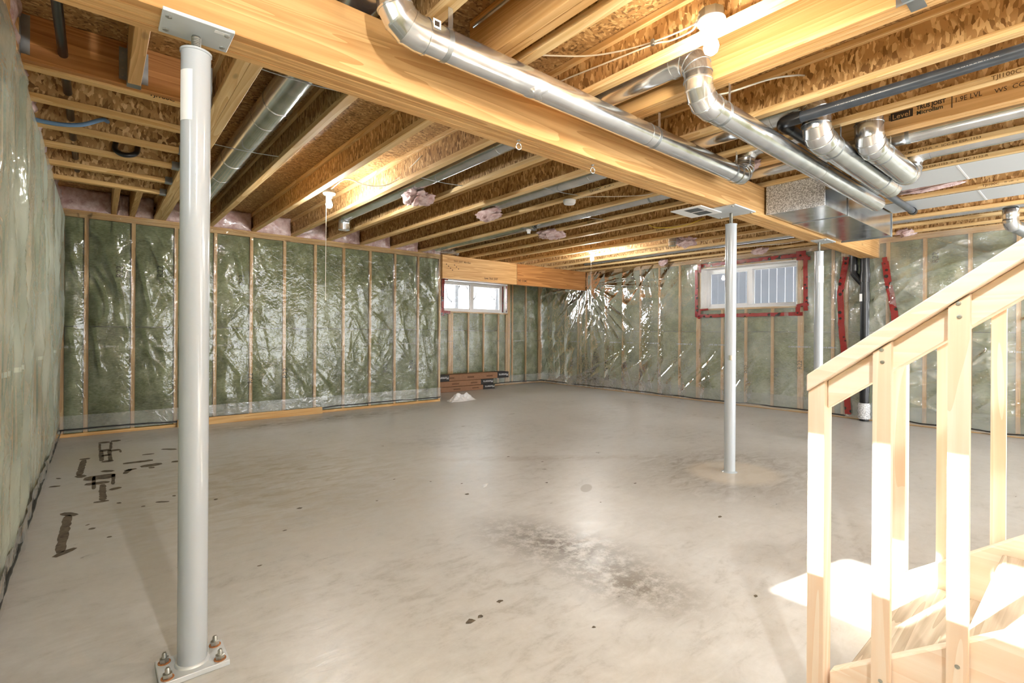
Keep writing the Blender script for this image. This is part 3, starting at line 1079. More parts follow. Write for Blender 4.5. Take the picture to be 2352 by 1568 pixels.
# ------------------------------------------------------------------ ceiling: deck, joists, headers
ceil = thing('ceiling', (3.8, 2.5, HT), 'open ceiling of wooden joists under a strand board deck', kind='structure')
SX0, SX1, SY1 = 1.50, 2.395, .455         # the stair opening in the deck
y0 = YF
rows = [YF, -2.18, -.96, .26, 1.48, 2.70, 3.92, 5.14, 6.36, 7.58, YA + .3]
for j, (a, b) in enumerate(zip(rows[:-1], rows[1:])):
    x = XL - .5 - (1.22 if j % 2 else 0)
    while x < XR + .3:
        p, q = max(x, XL - .5), min(x + 2.44, XR + .3)
        if q > p + .05:
            segs = [(p, q, a, b)]
            if a < SY1 and p < SX1 and q > SX0:
                segs = []
                if p < SX0:
                    segs.append((p, SX0, a, b))
                if q > SX1:
                    segs.append((SX1, q, a, b))
                if b > SY1:
                    segs.append((max(p, SX0), min(q, SX1), SY1, b))
            for (c, d, e, f) in segs:
                box('deck_panel', c + .0015, d - .0015, e + .0015, f - .0015, HD, HD + .018, 'osb_deck', ceil, .001)
        x += 2.44

FW, FT = .057, .036


def ijoist_y(xr, ya, yb, hang=None):
    w = box('joist', xr - FW / 2 - .005, xr - FW / 2 + .005, ya, yb, HT + FT - .004, HD - FT + .004, 'osb_web', ceil, 0)
    box('bottom_flange', xr - FW, xr, ya, yb, HT, HT + FT, 'flange_y', w)
    box('top_flange', xr - FW, xr, ya, yb, HD - FT, HD - .0005, 'flange_y', w)
    return w


def ijoist_x(yf, xa, xb):
    w = box('joist', xa, xb, yf - FW / 2 - .005, yf - FW / 2 + .005, HT + FT - .004, HD - FT + .004, 'osb_web', ceil, 0)
    box('bottom_flange', xa, xb, yf - FW, yf, HT, HT + FT, 'flange_x', w)
    box('top_flange', xa, xb, yf - FW, yf, HD - FT, HD - .0005, 'flange_x', w)
    return w


JX = [1.105 + .4875 * k for k in range(15)]
J = {}
for k, x in enumerate(JX):
    far = YB + .13 if x < XE else YA + .13
    near = YF
    if k in (1, 2):
        near = .505
    if k in (3, 6):
        near = YM - .09
    J[k] = ijoist_y(x, near, far)
ijoist_y(.6175, YF, YN + .08)
ijoist_y(.13, YF, YN + .08)
# doubled trimmer beside the short cross joists
ijoist_y(.562, YM - .08, YB + .13)
J['trim'] = ijoist_y(.620, YN + .082, YB + .13)
# laminated trimmers and headers
def lvl(x0, x1, ya, yb, z0=HT, mat='lvl_y'):
    n = max(1, round((x1 - x0) / .045))
    w = (x1 - x0) / n
    for i in range(n):
        o = box('laminated_joist', x0 + i * w + .0006, x0 + (i + 1) * w - .0006, ya, yb, z0, HD - .0005, mat, ceil)
    return o
lvl(1.400, 1.490, YF, YM - .09)
LE = lvl(2.400, 2.515, YF, YM - .09)
LT = lvl(3.850, 3.940, YF, YM - .09)
box('stair_header', SX0 - .008, SX1 + .003, .460, .504, HT, HD - .001, 'lvl_x', ceil)
# short joists of the bump-out, running to the left wall
CY = [3.452, 3.905, 4.37, 4.81, 5.32, 5.80]
CJ = []
for y_ in CY:
    CJ.append(ijoist_x(y_, XL - .5, .503))
box('laminated_header', XL - .14, .503, 3.350, 3.393, 2.456, HD - .001, 'lvl_dark', ceil)
for x0_ in (.118, -.345):
    box('stub_joist', x0_, x0_ + .057, YM - .05, 3.349, 2.452, HD - .001, 'lvl_y', ceil)
box('blocking', .28, .33, 5.803, YB + .02, HT + .002, HD - .002, 'stud_y', ceil)
box('blocking', .12, .165, 5.803, YB + .02, HT + .002, HD - .002, 'stud_y', ceil)
box('rim_board', XL - .56, XL - .50, 1.6, YB + .3, HT, HD, 'osb_web', ceil)
box('rim_board', XL - .5, XL - .02, 1.60, 1.64, HT, HD, 'osb_web', ceil)
box('soffit_panel', XL - .52, XL - .16, 1.6, YB + .3, HT - .02, HT - .001, 'osb_deck', ceil)


def hanger(x0, x1, y, z0, h, facing, par=ceil):
    """U bracket holding the end of a joist against a header; facing -1: header towards +y"""
    t = .0022
    d = .05
    ya, yb = (y - d, y) if facing < 0 else (y, y + d)
    o = box('joist_hanger', x0 - t, x1 + t, ya, yb, z0 - t, z0, 'galv_dull', par, 0)
    box('hanger_side', x0 - t, x0, ya, yb, z0, z0 + h, 'galv_dull', o, 0)
    box('hanger_side', x1, x1 + t, ya, yb, z0, z0 + h, 'galv_dull', o, 0)
    yy = (y - t, y) if facing < 0 else (y, y + t)
    for a, b in ((x0 - .034, x0 - t), (x1 + t, x1 + .034)):
        f = box('hanger_flange', a, b, yy[0] - (.001 if facing < 0 else 0), yy[1], z0 + .03, z0 + h, 'galv_dull', o, 0)
    for k in range(4):
        lathe('nail_head', [(.005, 0), (.005, .002), (.0, .0026)], ((x0 - .018), yy[0] - .001, z0 + .05 + .04 * k), 'zinc_bolt', o, 8, (0, -1, 0))
    return o


hanger(.118, .175, 3.349, 2.452, .20, -1)
hanger(-.345, -.288, 3.349, 2.452, .22, -1)
# hangers at the trimmer, for the cross joists: seen edge on
for y_ in CY[1:]:
    o = box('joist_hanger', .452, .503, y_ - FW - .002, y_ + .002, HT - .0024, HT - .0002, 'galv_dull', ceil, 0)
    box('hanger_side', .452, .503, y_ - FW - .0024, y_ - FW - .0002, HT - .002, HT + .05, 'galv_dull', o, 0)
    box('hanger_side', .452, .503, y_ + .0002, y_ + .0024, HT - .002, HT + .05, 'galv_dull', o, 0)
    box('hanger_flange', .4995, .5025, y_ - FW - .03, y_ - FW - .002, HT, HT + .05, 'galv_dull', o, 0)
o = box('joist_hanger', .440, .503, 3.30, 3.347, 2.448, 2.4505, 'galv_dull', ceil, 0)
box('hanger_side', .470, .503, 3.296, 3.299, 2.45, 2.66, 'galv_dull', o, 0)
hanger_x = box('joist_hanger', 2.397, 2.3995, .43, .53, HT - .01, HT + .2, 'galv_dull', ceil, 0)
box('hanger_seat', 2.35, 2.397, .455, .509, HT - .0035, HT - .0005, 'galv_dull', hanger_x, 0)
box('hanger_seat', 2.4005, 2.49, .45, .50, HT - .0045, HT - .001, 'galv_dull', hanger_x, 0)

# pink rim insulation above the plates
def pillow(name, x0, x1, y0, y1, z0, z1, mat, parent, face, amp=.03):
    """soft block whose visible face (0:-x 1:+x 2:-y 3:+y) is bulged and creased"""
    nu, nv = 14, 10
    U, V = np.meshgrid(np.linspace(0, 1, nu), np.linspace(0, 1, nv))
    k = random.random() * 100
    e = np.minimum(np.minimum(U, 1 - U), np.minimum(V, 1 - V))
    B = np.clip(e * 5, 0, 1) ** .6 * amp * (.5 + vnoise(U * 4 + k, V * 3 + k)) + (vnoise(U * 9 + k, V * 8) - .5) * amp * .7
    if face in (2, 3):
        s = -1 if face == 2 else 1
        yf = y0 if face == 2 else y1
        v = [(x0 + (x1 - x0) * u, yf + s * b, z0 + (z1 - z0) * w) for u, b, w in zip(U.ravel(), B.ravel(), V.ravel())]
        yk = y1 if face == 2 else y0
        bk = [(x0, yk, z0), (x1, yk, z0), (x1, yk, z1), (x0, yk, z1)]
    else:
        s = -1 if face == 0 else 1
        xf = x0 if face == 0 else x1
        v = [(xf + s * b, y0 + (y1 - y0) * u, z0 + (z1 - z0) * w) for u, b, w in zip(U.ravel(), B.ravel(), V.ravel())]
        xk = x1 if face == 0 else x0
        bk = [(xk, y0, z0), (xk, y1, z0), (xk, y1, z1), (xk, y0, z1)]
    n = len(v)
    f = [(j * nu + i, j * nu + i + 1, (j + 1) * nu + i + 1, (j + 1) * nu + i) for j in range(nv - 1) for i in range(nu - 1)]
    lo, hi = list(range(nu)), [(nv - 1) * nu + i for i in range(nu)]
    lf, rt = [j * nu for j in range(nv)], [j * nu + nu - 1 for j in range(nv)]
    f += [tuple(lo[::-1] + [n, n + 1]), tuple(hi + [n + 2, n + 3]), tuple(lf + [n + 3, n]), tuple(rt[::-1] + [n + 1, n + 2]), (n, n + 3, n + 2, n + 1)]
    return mesh(name, v + bk, f, mat, parent, 60)


edges = [(XL + .0, .118), (.168, .278), (.332, .503)] + [(.622, JX[0] - FW - .002)] + [(JX[i] + .002, JX[i + 1] - FW - .002) for i in range(6)] + [(JX[6] + .002, XE)]
for a, b in edges:
    pillow('rim_insulation', a, b, YB + .01, YB + .13, HT + .002, HD - .002, 'pink_film', ceil, 2)
for a, b in zip([2.6] + CY, CY + [YB]):
    pillow('rim_insulation', XL - .2, XL - .03, a + .003, b - FW - .003, HT + .002, HD - .004, 'pink_film', ceil, 1, .05)
xs = [JX[i] for i in range(7, 15)]
for a, b in zip(xs[:-1], xs[1:]):
    pillow('rim_insulation', a + .002, b - FW - .002, YA + .02, YA + .14, HT + .002, HD - .002, 'pink_film', ceil, 2)
box('rim_board', XL - .3, XE, YB + .131, YB + .17, HT, HD, 'osb_web', ceil)
box('rim_board', XE, XR + .3, YA + .141, YA + .18, HT, HD, 'osb_web', ceil)
box('rim_board', XR + .02, XR + .06, YF, YA + .18, HT, HD, 'osb_web', ceil)

# stencilled writing on joists
def stencil_y(j, x, y, z, s, size=.03, mat='ink', sx=1.0):
    return text('stencil_print', s, size, (x - .0008, y, z), (0, -1, 0), (0, 0, 1), mat, j, .0006, sx, .0004)
TJ = 'TJI100C   = -=  -'
stencil_y(J[5], JX[5] - FW, 3.06, HT + .006, TJ, .028, 'ink', 1.5)
stencil_y(J[7], JX[7] - FW, 3.95, HT + .006, TJ, .028, 'ink', 1.5)
stencil_y(J[8], JX[8] - FW, 4.27, HT + .006, TJ, .028, 'ink', 1.5)
stencil_y(J[9], JX[9] - FW, 3.66, HT + .006, TJ, .028, 'ink', 1.5)
stencil_y(J[10], JX[10] - FW, 3.40, HT + .006, TJ, .028, 'ink', 1.5)
stencil_y(J[5], JX[5] - FW, .375, HT + .006, TJ, .030, 'ink_faint', 1.1)
stencil_y(J[10], JX[10] - FW, .69, HT + .006, TJ, .030, 'ink_faint', 1.1)
stencil_y(J[7], JX[7] - FW, .95, HT + .008, 'CCMC 3132-R  =  ICC-ES ESR-1153', .022, 'ink_faint', 1.3)
stencil_y(J[8], JX[8] - FW, .97, HT + .008, 'ICC-ES ESR-1153  =  CCMC 3132-R', .022, 'ink_faint', 1.3)
text('stencil_print', TJ, .03, (.215, 3.452 - FW - .0006, HT + .005), (1, 0, 0), (0, 0, 1), 'ink', CJ[0], .0006, 1.2, .0005)
# maker's print on the laminated trimmer
bx0 = 3.850
blk = box('printed_block', bx0 - .0012, bx0 - .0004, .762, .874, 2.503, 2.552, 'ink', LT, 0)
text('printed_logo', 'Level', .046, (bx0 - .0013, .866, 2.511), (0, -1, 0), (0, 0, 1), 'lvl_y', LT, .0006, .95)
text('printed_logo', 'i', .05, (bx0 - .0013, .884, 2.508), (0, -1, 0), (0, 0, 1), 'ink', LT, .0006, 1.0, .001)
text('printed_mark', 'TRUS JOIST', .034, (bx0 - .0013, .745, 2.533), (0, -1, 0), (0, 0, 1), 'ink', LT, .0006, .80, .0012)
text('printed_mark', 'Microllam', .034, (bx0 - .0013, .745, 2.501), (0, -1, 0), (0, 0, 1), 'ink_grey', LT, .0006, .92, .0008)
text('printed_mark', '1.9E LVL', .042, (bx0 - .0013, .570, 2.515), (0, -1, 0), (0, 0, 1), 'ink', LT, .0006, .80)
text('printed_mark', 'WS  CCMC', .036, (bx0 - .0013, .400, 2.508), (0, -1, 0), (0, 0, 1), 'ink', LT, .0006, .95)
box('pencil_line', bx0 - .0012, bx0 - .0004, .578, .582, 2.49, 2.57, 'ink', LT, 0)

# ------------------------------------------------------------------ main beam and the header over the alcove
beam = thing('support_beam', (3.8, 2.01, HB), 'long laminated timber beam carried by the three grey steel posts', 'beam')
for i in range(4):
    w = (YM - YN) / 4
    box('beam_ply', XL - .05, XR + .12, YN + i * w + .0007, YN + (i + 1) * w - .0007, HB, HT - .001, 'lvl_x', beam, .003)
hdr = thing('alcove_header', (6.2, YB, 2.052), 'laminated header beam spanning the alcove above its window', 'beam')
pl = box('beam_ply', XE + .002, 6.03, YB - .045, YB - .002, 2.052, HT - .001, 'lvl_x', hdr, .003)
pr_ = box('beam_ply', 6.034, XR - .03, YB - .045, YB - .002, 2.052, HT - .001, 'lvl_dark', hdr, .003)
box('beam_ply', XE + .002, XR - .03, YB - .001, YB + .042, 2.052, HT - .001, 'lvl_x', hdr, .003)
def words(par, x, y, z, size, sx, mat, ws):
    for w_ in ws:
        o_ = text('printed_word', w_, size, (x, y, z), (1, 0, 0), (0, 0, 1), mat, par, .0006, sx, .001)
        x += o_.dimensions.x + size * .4
words(pl, 5.27, YB - .046, 2.10, .052, .72, 'ink', ['iLevel', 'TRUS', 'JOIST'])
words(pr_, 6.06, YB - .046, 2.115, .052, .9, 'ink', ['WS', 'CCMC'])
words(pl, 4.62, YB - .046, 2.34, .045, .8, 'ink_faint', ['TRUS', 'JOIST', 'Microllam'])
for k in range(7):
    lathe('nail_head', [(.009, 0), (.009, .002), (0, .003)], (4.48 + .04 * k, YB - .045, 2.29 - .03 * (k % 4)), 'ink', pl, 8, (0, -1, 0))


# ------------------------------------------------------------------ steel posts
def steel_post(x, y, ztube, label, plate, base, angle=0.0):
    e = thing('steel_post', (x, y, 0), label, 'post', 'adjustable steel posts under the beam')
    r = .0445
    if base:
        bp = box('base_plate', x - .099, x + .101, y - .076, y + .074, .0005, .018, 'post_plate', e, .0015)
        for (a, b) in ((-.075, -.05), (-.075, .048), (.075, -.05), (.075, .048)):
            n = lathe('anchor_bolt', [(.0075, 0), (.0075, .030), (.005, .034), (0, .034)], (x + a, y + b, .018), 'zinc_bolt', e, 12)
            lathe('nut', [(.0145, 0), (.0145, .013), (.009, .014)], (x + a, y + b, .0205), 'zinc_bolt', n, 6, smooth=20)
            lathe('washer', [(.019, 0), (.019, .002), (.008, .0025)], (x + a, y + b, .018), 'rust', n, 18)
    lathe('tube', [(r, .012 if base else .0), (r, ztube - .008), (r + .003, ztube - .007), (r + .003, ztube), (r * .6, ztube + .003)], (x, y, 0), 'post', e, 40)
    if base:
        lathe('weld_bead', [(r + .008, 0), (r + .004, .006), (r, .008)], (x, y, .0175), 'post_plate', e, 40)
    prof = []
    z = ztube - .01
    while z < HB - .016:
        prof += [(.0125, z), (.0150, z + .0028)]
        z += .0056
    lathe('jack_screw', prof + [(.0125, HB - .013)], (x, y, 0), 'zinc_bolt', e, 16, smooth=60)
    tp_ = box('top_plate', plate[0], plate[1], plate[2], plate[3], HB - .0125, HB - .0005, 'post_plate', e, .0015)
    for a in (plate[0] + .018, plate[1] - .018):
        for b in (plate[2] + .03, plate[3] - .03):
            lathe('lag_bolt', [(.010, 0), (.010, -.004), (.005, -.006), (0, -.006)], (a, b, HB - .0125), 'zinc_bolt', tp_, 6, smooth=20)
    return e


def wrap(name, x, y, r, a0, a1, z0, z1, mat, parent):
    n = 10
    v, f = [], []
    for i in range(n + 1):
        a = math.radians(a0 + (a1 - a0) * i / n)
        for rr in (r + .0006, r + .0014):
            for z in (z0, z1):
                v.append((x + rr * math.cos(a), y + rr * math.sin(a), z))
    for i in range(n):
        p, q = i * 4, i * 4 + 4
        f += [(p + 2, q + 2, q + 3, p + 3), (p, p + 1, q + 1, q), (p + 1, p + 3, q + 3, q + 1), (p, q, q + 2, p + 2)]
    f += [(0, 2, 3, 1), (n * 4, n * 4 + 1, n * 4 + 3, n * 4 + 2)]
    return mesh(name, v, f, mat, parent, 40)


p1 = steel_post(.258, 2.01, 2.108, 'nearest grey steel post with bolted base plate, left of the stairs', (.155, .357, 1.905, 2.055), True)
wrap('paper_label', .258, 2.01, .0445, 190, 250, 1.86, 2.03, 'paper', p1)
box('bar_code_label', .30, .345, 1.9205, 1.9375, HB - .0135, HB - .0126, 'paper', p1, 0)
p2 = steel_post(4.07, 2.01, 2.07, 'middle grey steel post standing in a pale floor patch', (3.83, 4.19, 1.86, 2.18), False)
wrap('shiny_band', 4.07, 2.01, .0445, 185, 300, .935, .975, 'galv', p2)
lathe('floor_collar', [(.062, 0), (.056, .004), (.0445, .012)], (4.07, 2.01, 0), 'post', p2, 32)
box('slot_plate', 3.62, 3.95, 2.03, 2.30, HB - .022, HB - .0135, 'white', p2)
for a in (3.66, 3.79):
    box('slot', a, a + .105, 2.08, 2.20, HB - .0232, HB - .0221, 'abs_grey', p2, 0)
p3 = steel_post(6.065, 2.01, 2.062, 'farthest grey steel post with paper label near the right wall', (5.93, 6.20, 1.89, 2.05), False)
wrap('paper_label', 6.065, 2.01, .0445, 190, 300, 1.72, 1.90, 'paper', p3)
lathe('floor_collar', [(.062, 0), (.056, .004), (.0445, .012)], (6.065, 2.01, 0), 'post', p3, 32)


# ------------------------------------------------------------------ ducts
def duct(label, pts, r, at, group='round sheet metal ducts', R=.1, straps=(), open_end=False, cat='duct', bands=True, seg=32, joints=()):
    """pts: corner points; every corner becomes a gored elbow"""
    e = thing('round_duct', at, label, cat, group)
    P = [Vector(p) for p in pts]
    start = P[0]
    for i in range(1, len(P)):
        d = (P[i] - P[i - 1]).normalized()
        if i < len(P) - 1:
            d2 = (P[i + 1] - P[i]).normalized()
            A = arc(P[i], d, d2, R, 4)
            end = A[0]
        else:
            A = None
            end = P[i]
        if (end - start).length > .02:
            pipe('duct_section', [start, end], r, 'galv', e, seg)
            L = (end - start).length
            # crimped lap joints along a long section
            for k in range(1, int(L / 1.5) + 1):
                ring('lap_joint', start + d * min(L - .1, 1.5 * k), d, r, .006, .0016, 'galv', e, seg)
            u, w = perp(d)
        if A:
            # elbow leaves slightly fatter than the straight pipe it slips over
            pipe('elbow', [A[0] - d * .035] + A + [A[-1] + d2 * .035], r + .003, 'galv', e, seg, True, 16)
            if bands:
                for q in range(1, len(A) - 1):
                    dd = (A[q + 1] - A[q - 1]).normalized()
                    ring('seam_bead', A[q], dd, r + .003, .007, .0035, 'galv', e, seg)
                ring('seam_bead', A[0] - d * .033, d, r + .003, .006, .003, 'galv', e, seg)
                ring('seam_bead', A[-1] + d2 * .033, d2, r + .003, .006, .003, 'galv', e, seg)
            start = A[-1]
    for (c, d) in straps:
        strap(e, c, d, r)
    return e


def strap(e, c, d, r, top=HT):
    """metal hanger strap round a pipe with its tail turned up to the joist"""
    c, d = Vector(c), Vector(d).normalized()
    s = ring('hanger_strap', c, d, r, .022, .0012, 'galv_dull', e)
    u = Vector((0, 0, 1)).cross(d).normalized()
    n = -u if u.y > 0 or (abs(u.y) < .1 and u.x > 0) else u
    a = c + n * (r * .72) + Vector((0, 0, r * .7))
    w = d * .011
    v = []
    for q in (a, Vector((a.x, a.y, max(a.z + .01, top - .001)))):
        for sgn in (-1, 1):
            v += [tuple(q + w * sgn), tuple(q + w * sgn + n * .0015)]
    mesh('strap_tail', v, [(0, 2, 6, 4), (1, 5, 7, 3), (0, 4, 5, 1), (2, 3, 7, 6), (4, 6, 7, 5), (0, 1, 3, 2)], 'galv', s)


ZB = 2.530
d1 = duct('long dented round duct running along the near face of the beam',
          [(.85, 1.723, 2.66), (.85, 1.723, 2.315), (3.69, 1.723, 2.315), (3.69, 1.723, ZB), (3.69, 1.28, ZB)], .0635, (2.3, 1.723, 2.25),
          R=.1, straps=[((1.075, 1.723, 2.315), (1, 0, 0)), ((2.52, 1.723, 2.315), (1, 0, 0)), ((3.47, 1.723, 2.315), (1, 0, 0))])
d0 = duct('wide round duct in the bay beside the nearest post, ending above the beam', [(.845, 6.55, 2.56), (.845, 1.81, 2.56)], .0889, (.845, 4, 2.47))
for yy in (3.25, 4.55):
    ring('lap_joint', (.845, yy, 2.56), (0, 1, 0), .0889, .012, .004, 'galv', d0)
# the dent: a pinched collar of creased metal
v, f = [], []
for i in range(15):
    a0 = math.radians(200 + 95 * i / 14)
    for j in range(7):
        t = (j - 3) / 3
        rr = .0632 + .009 * math.cos(t * math.pi / 2) ** .7 * math.sin(math.pi * i / 14) - .007 * math.exp(-((t - .15) / .22) ** 2) * math.sin(math.pi * i / 14)
        v.append((1.56 + .040 * t + .012 * math.sin(i * .9), 1.723 + rr * math.cos(a0), 2.315 + rr * math.sin(a0)))
for i in range(14):
    for j in range(6):
        k = i * 7 + j
        f.append((k, k + 7, k + 8, k + 1))
mesh('dented_patch', v, f, 'galv', d1, 180)
box('bar_code_label', .985, 1.02, 1.6585, 1.6592, 2.325, 2.36, 'paper', d1, 0)
box('bar_code', .992, 1.013, 1.6578, 1.6584, 2.333, 2.352, 'ink', d1, 0)

d2 = duct('round duct dropping by a gored elbow below the near light bulb',
          [(2.27, 5.86, ZB), (2.27, 1.293, ZB), (2.27, 1.293, 2.306), (5.27, 1.293, 2.306)], .0635, (3.8, 1.293, 2.24),
          R=.1, straps=[((2.50, 1.293, 2.306), (1, 0, 0))])
pipe('register_boot', arc((2.27, 5.86, ZB), (0, 1, 0), (0, 0, -1), .09, 4) + [(2.27, 5.86, 2.37)], .066, 'galv', d2, 28, True, 16)
d3 = duct('stout round duct turning beside the trunk, its start under the black pipe',
          [(3.27, 4.35, ZB), (3.27, 1.104, ZB), (3.27, 1.104, 2.327), (4.88, 1.104, 2.327)], .0735, (4.2, 1.104, 2.25),
          R=.1, straps=[((3.52, 1.104, 2.327), (1, 0, 0)), ((4.55, 1.104, 2.327), (1, 0, 0))])
d4 = duct('short stout round duct nearest the stairs, between two elbows',
          [(3.695, .95, 2.66), (3.695, .95, 2.347), (4.70, .95, 2.347), (4.70, .95, 2.53), (4.70, YF, 2.53)], .0735, (4.1, .95, 2.27),
          R=.09, straps=[((3.95, .95, 2.347), (1, 0, 0))])
d5 = duct('straight round duct in the bay beside the printed trimmer', [(4.23, 6.95, 2.52), (4.23, YF, 2.52)], .0635, (4.23, 1.5, 2.46), straps=())
for yy in (.86, 2.9, 4.6):
    strap(d5, (4.23, yy, 2.52), (0, 1, 0), .0635, HT + .1)
d6 = duct('straight round duct high in the bay near the right wall', [(7.18, 6.4, 2.512), (7.18, YF, 2.512)], .058, (7.18, 1.5, 2.45))
bt = thing('duct_boot', (7.2, .62, 2.3), 'shiny elbow boot dropping beside the top of the right wall', 'duct')
lathe('collar', [(.062, 2.45), (.066, 2.44), (.066, 2.38), (.062, 2.37), (.062, 2.34)], (7.18, .62, 0), 'galv', bt)
pipe('elbow', arc((7.18, .62, 2.29), (0, 0, -1), (.85, -.35, -.25), .07, 4), .062, 'galv', bt, 28, True, 16)
pipe('flexible_sleeve', [(7.18 + .05 + .05 * i, .62 - .02 - .02 * i, 2.285 - .013 * i) for i in range(11)], [.062 if i % 2 else .056 for i in range(11)], 'galv_dull', bt, 20, True, 60)

# sheet metal trunk
tk = thing('rectangular_duct', (5.4, 1.68, 2.2), 'rectangular sheet metal trunk duct beside the beam', 'duct')
box('trunk_section', 4.505, 5.058, 1.452, 1.905, 2.20, 2.443, 'galv', tk, .002)
box('trunk_section', 5.062, 6.44, 1.452, 1.905, 2.20, 2.443, 'galv', tk, .002)
ec = box('end_cap', 4.494, 4.505, 1.449, 1.908, 2.197, 2.4435, 'galv_cap', tk, .002)
for (a, b) in ((1.445, 1.452), ):
    box('drive_cleat', 5.048, 5.074, a, b, 2.192, 2.4435, 'galv', tk, .001)
box('drive_cleat', 5.052, 5.068, 1.452, 1.908, 2.194, 2.2, 'galv', tk, .001)
box('end_flange', 6.44, 6.452, 1.443, 1.912, 2.19, 2.4435, 'galv_dull', tk, .001)
for i, (a, b, ye) in enumerate(((4.985, 5.505, 1.44), (5.985, 6.475, 1.44))):
    pn = thing('joist_panning', (a, 0, HT), ('grey sheet metal panning under the joists, the nearer of two', 'grey sheet metal panning under the joists, the farther of two')[i], 'panel', 'grey panning sheets')
    for (p, q) in ((YF, -1.2), (-1.197, .72), (.723, ye)):
        box('sheet', a, b, p, q, HT - .0045, HT - .0012, 'panning', pn, .0005)
    box('seam', a, b, .715, .728, HT - .0062, HT - .0046, 'white', pn, 0)

# ------------------------------------------------------------------ pipes
ab = thing('drain_pipe', (3.12, 1.245, 2.4), 'black plastic drain pipe with white print hung below the joists', 'pipe')
pipe('pipe_run', [(3.12, YF, 2.405), (3.12, 1.19, 2.410)], .030, 'abs_grey', ab, 24)
pipe('elbow', [(3.12, 1.13, 2.410)] + arc((3.12, 1.245, 2.410), (0, 1, 0), (1, 0, 0), .05, 5) + [(3.24, 1.245, 2.410)], .036, 'abs', ab, 24)
pipe('pipe_run', [(3.18, 1.245, 2.410), (6.28, 1.245, 2.402)], .030, 'abs_grey', ab, 24)
pipe('end_cap', [(6.27, 1.245, 2.402), (6.33, 1.245, 2.402)], .036, 'abs', ab, 24)
text('pipe_print', '- -- ---- -- - --- - -- --- - -- ---- - --', .016, (3.0905, .95, 2.400), (0, -1, 0), (0, 0, 1), 'paper', ab, .001, 1.0)['kind'] = 'stuff'
text('pipe_print', '-- --- - -- -- --- - - -- ---', .016, (3.0905, .45, 2.400), (0, -1, 0), (0, 0, 1), 'paper', ab, .001, 1.0)['kind'] = 'stuff'

stk = thing('drain_stack', (7.885, 2.06, 0), 'black vertical drain stack with side branch between two red tapes', 'pipe')
pipe('stack_pipe', [(7.885, 2.06, .002), (7.885, 2.06, HB + .2)], .052, 'abs', stk, 28)
for z, hh in ((.12, .1), (.38, .09), (1.60, .12), (1.86, .12)):
    pipe('coupling', [(7.885, 2.06, z), (7.885, 2.06, z + hh)], .060, 'abs', stk, 28)
pipe('branch_pipe', [(7.90, 2.06, 1.80), (7.90, 2.19, 1.98)] + [(7.90, 2.19, HB + .2)], .042, 'abs', stk, 24)
pipe('coupling', [(7.90, 2.19, 2.02), (7.90, 2.19, 2.10)], .048, 'abs', stk, 24)
box('stack_label', 7.824, 7.828, 2.075, 2.105, 1.60, 1.70, 'paper', stk, 0)
pipe('foil_wrap', [(7.885, 2.06, z) for z in (.03, .06, .10, .13, .17, .20, .24)], [.066, .07, .064, .071, .066, .07, .062], 'galv_cap', stk, 22, True, 30)

bp_ = thing('supply_pipe', (-.135, 3.3, 2.53), 'black pipe passing through a hole in the knotty header', 'pipe')
pipe('pipe_run', [(-.135, YM + .02, 2.53), (-.135, 5.7, 2.53)], .020, 'abs', bp_, 16)
bl = cable('blue_tubing', [(-.50, 4.16, 2.46), (-.333, 4.16, 2.428), (-.197, 4.15, 2.420), (-.08, 4.16, 2.45), (.022, 4.19, 2.520), (.05, 4.30, 2.55)], .013, 'blue')
tag(bl, 'flexible blue tubing poking from the left wall', 'tubing')
bm_ = cable('black_tubing', [(.11, 4.80, 2.60), (.10, 4.74, 2.50), (.15, 4.70, 2.46), (.22, 4.72, 2.49), (.24, 4.80, 2.58)], .018, 'abs')
tag(bm_, 'black bent tubing hanging between the short joists', 'tubing')


# ------------------------------------------------------------------ lights
def lampholder(x, y, z, label, mat, cord=None, box_up=True):
    e = thing('bulb_light', (x, y, z - .15), label, 'light', 'bare bulbs on porcelain holders')
    if box_up:
        lathe('junction_box', [(.052, .004), (.052, .042), (.02, .043)], (x, y, z), 'galv_dull', e, 8, smooth=20)
    h = lathe('lampholder', [(.056, .004), (.057, -.004), (.050, -.014), (.030, -.022), (.026, -.042), (.020, -.043)], (x, y, z), 'porcelain', e, 32)
    for s in (-1, 1):
        lathe('screw', [(.004, 0), (.003, -.002), (0, -.0025)], (x + .036 * s, y - .005, z - .016), 'zinc_bolt', h, 8)
    lathe('bulb', [(.014, -.043), (.016, -.065), (.0275, -.090), (.0305, -.106), (.0255, -.126), (.012, -.137), (0, -.139)], (x, y, z), mat, e, 14, smooth=180)
    if cord:
        pipe('pull_cord', [(x - .03, y - .006, z - .02), (x - .031, y - .006, cord)], .0022, 'cord', e, 6)
        lathe('cord_bead', [(.0, .012), (.005, .006), (.005, -.004), (0, -.008)], (x - .031, y - .006, cord), 'cord', e, 10)
    return e


lampholder(1.955, 1.055, 2.452, 'nearest bare bulb on a porcelain holder, above the elbow duct', 'bulb_warm')
lampholder(1.662, 4.66, 2.444, 'bare bulb with long pull cord in front of the back wall', 'bulb_cool', 1.45)
lampholder(6.055, 5.25, 2.444, 'farthest bare bulb with pull cord, toward the right wall', 'bulb_cool', 1.62)
# unseen bulbs added behind and beside the camera to brighten the room
lampholder(.35, -.35, 2.44, 'added fill bulb behind the camera near the left wall', 'bulb_fill')
lampholder(5.2, -1.2, 2.43, 'added fill bulb beyond the stairs toward the right wall', 'bulb_cool')
lampholder(3.4, -2.4, 2.44, 'added fill bulb behind the camera near the rear opening', 'bulb_cool')
lampholder(6.7, -.5, 2.44, 'added fill bulb close to the right wall beyond the stairs', 'bulb_cool')

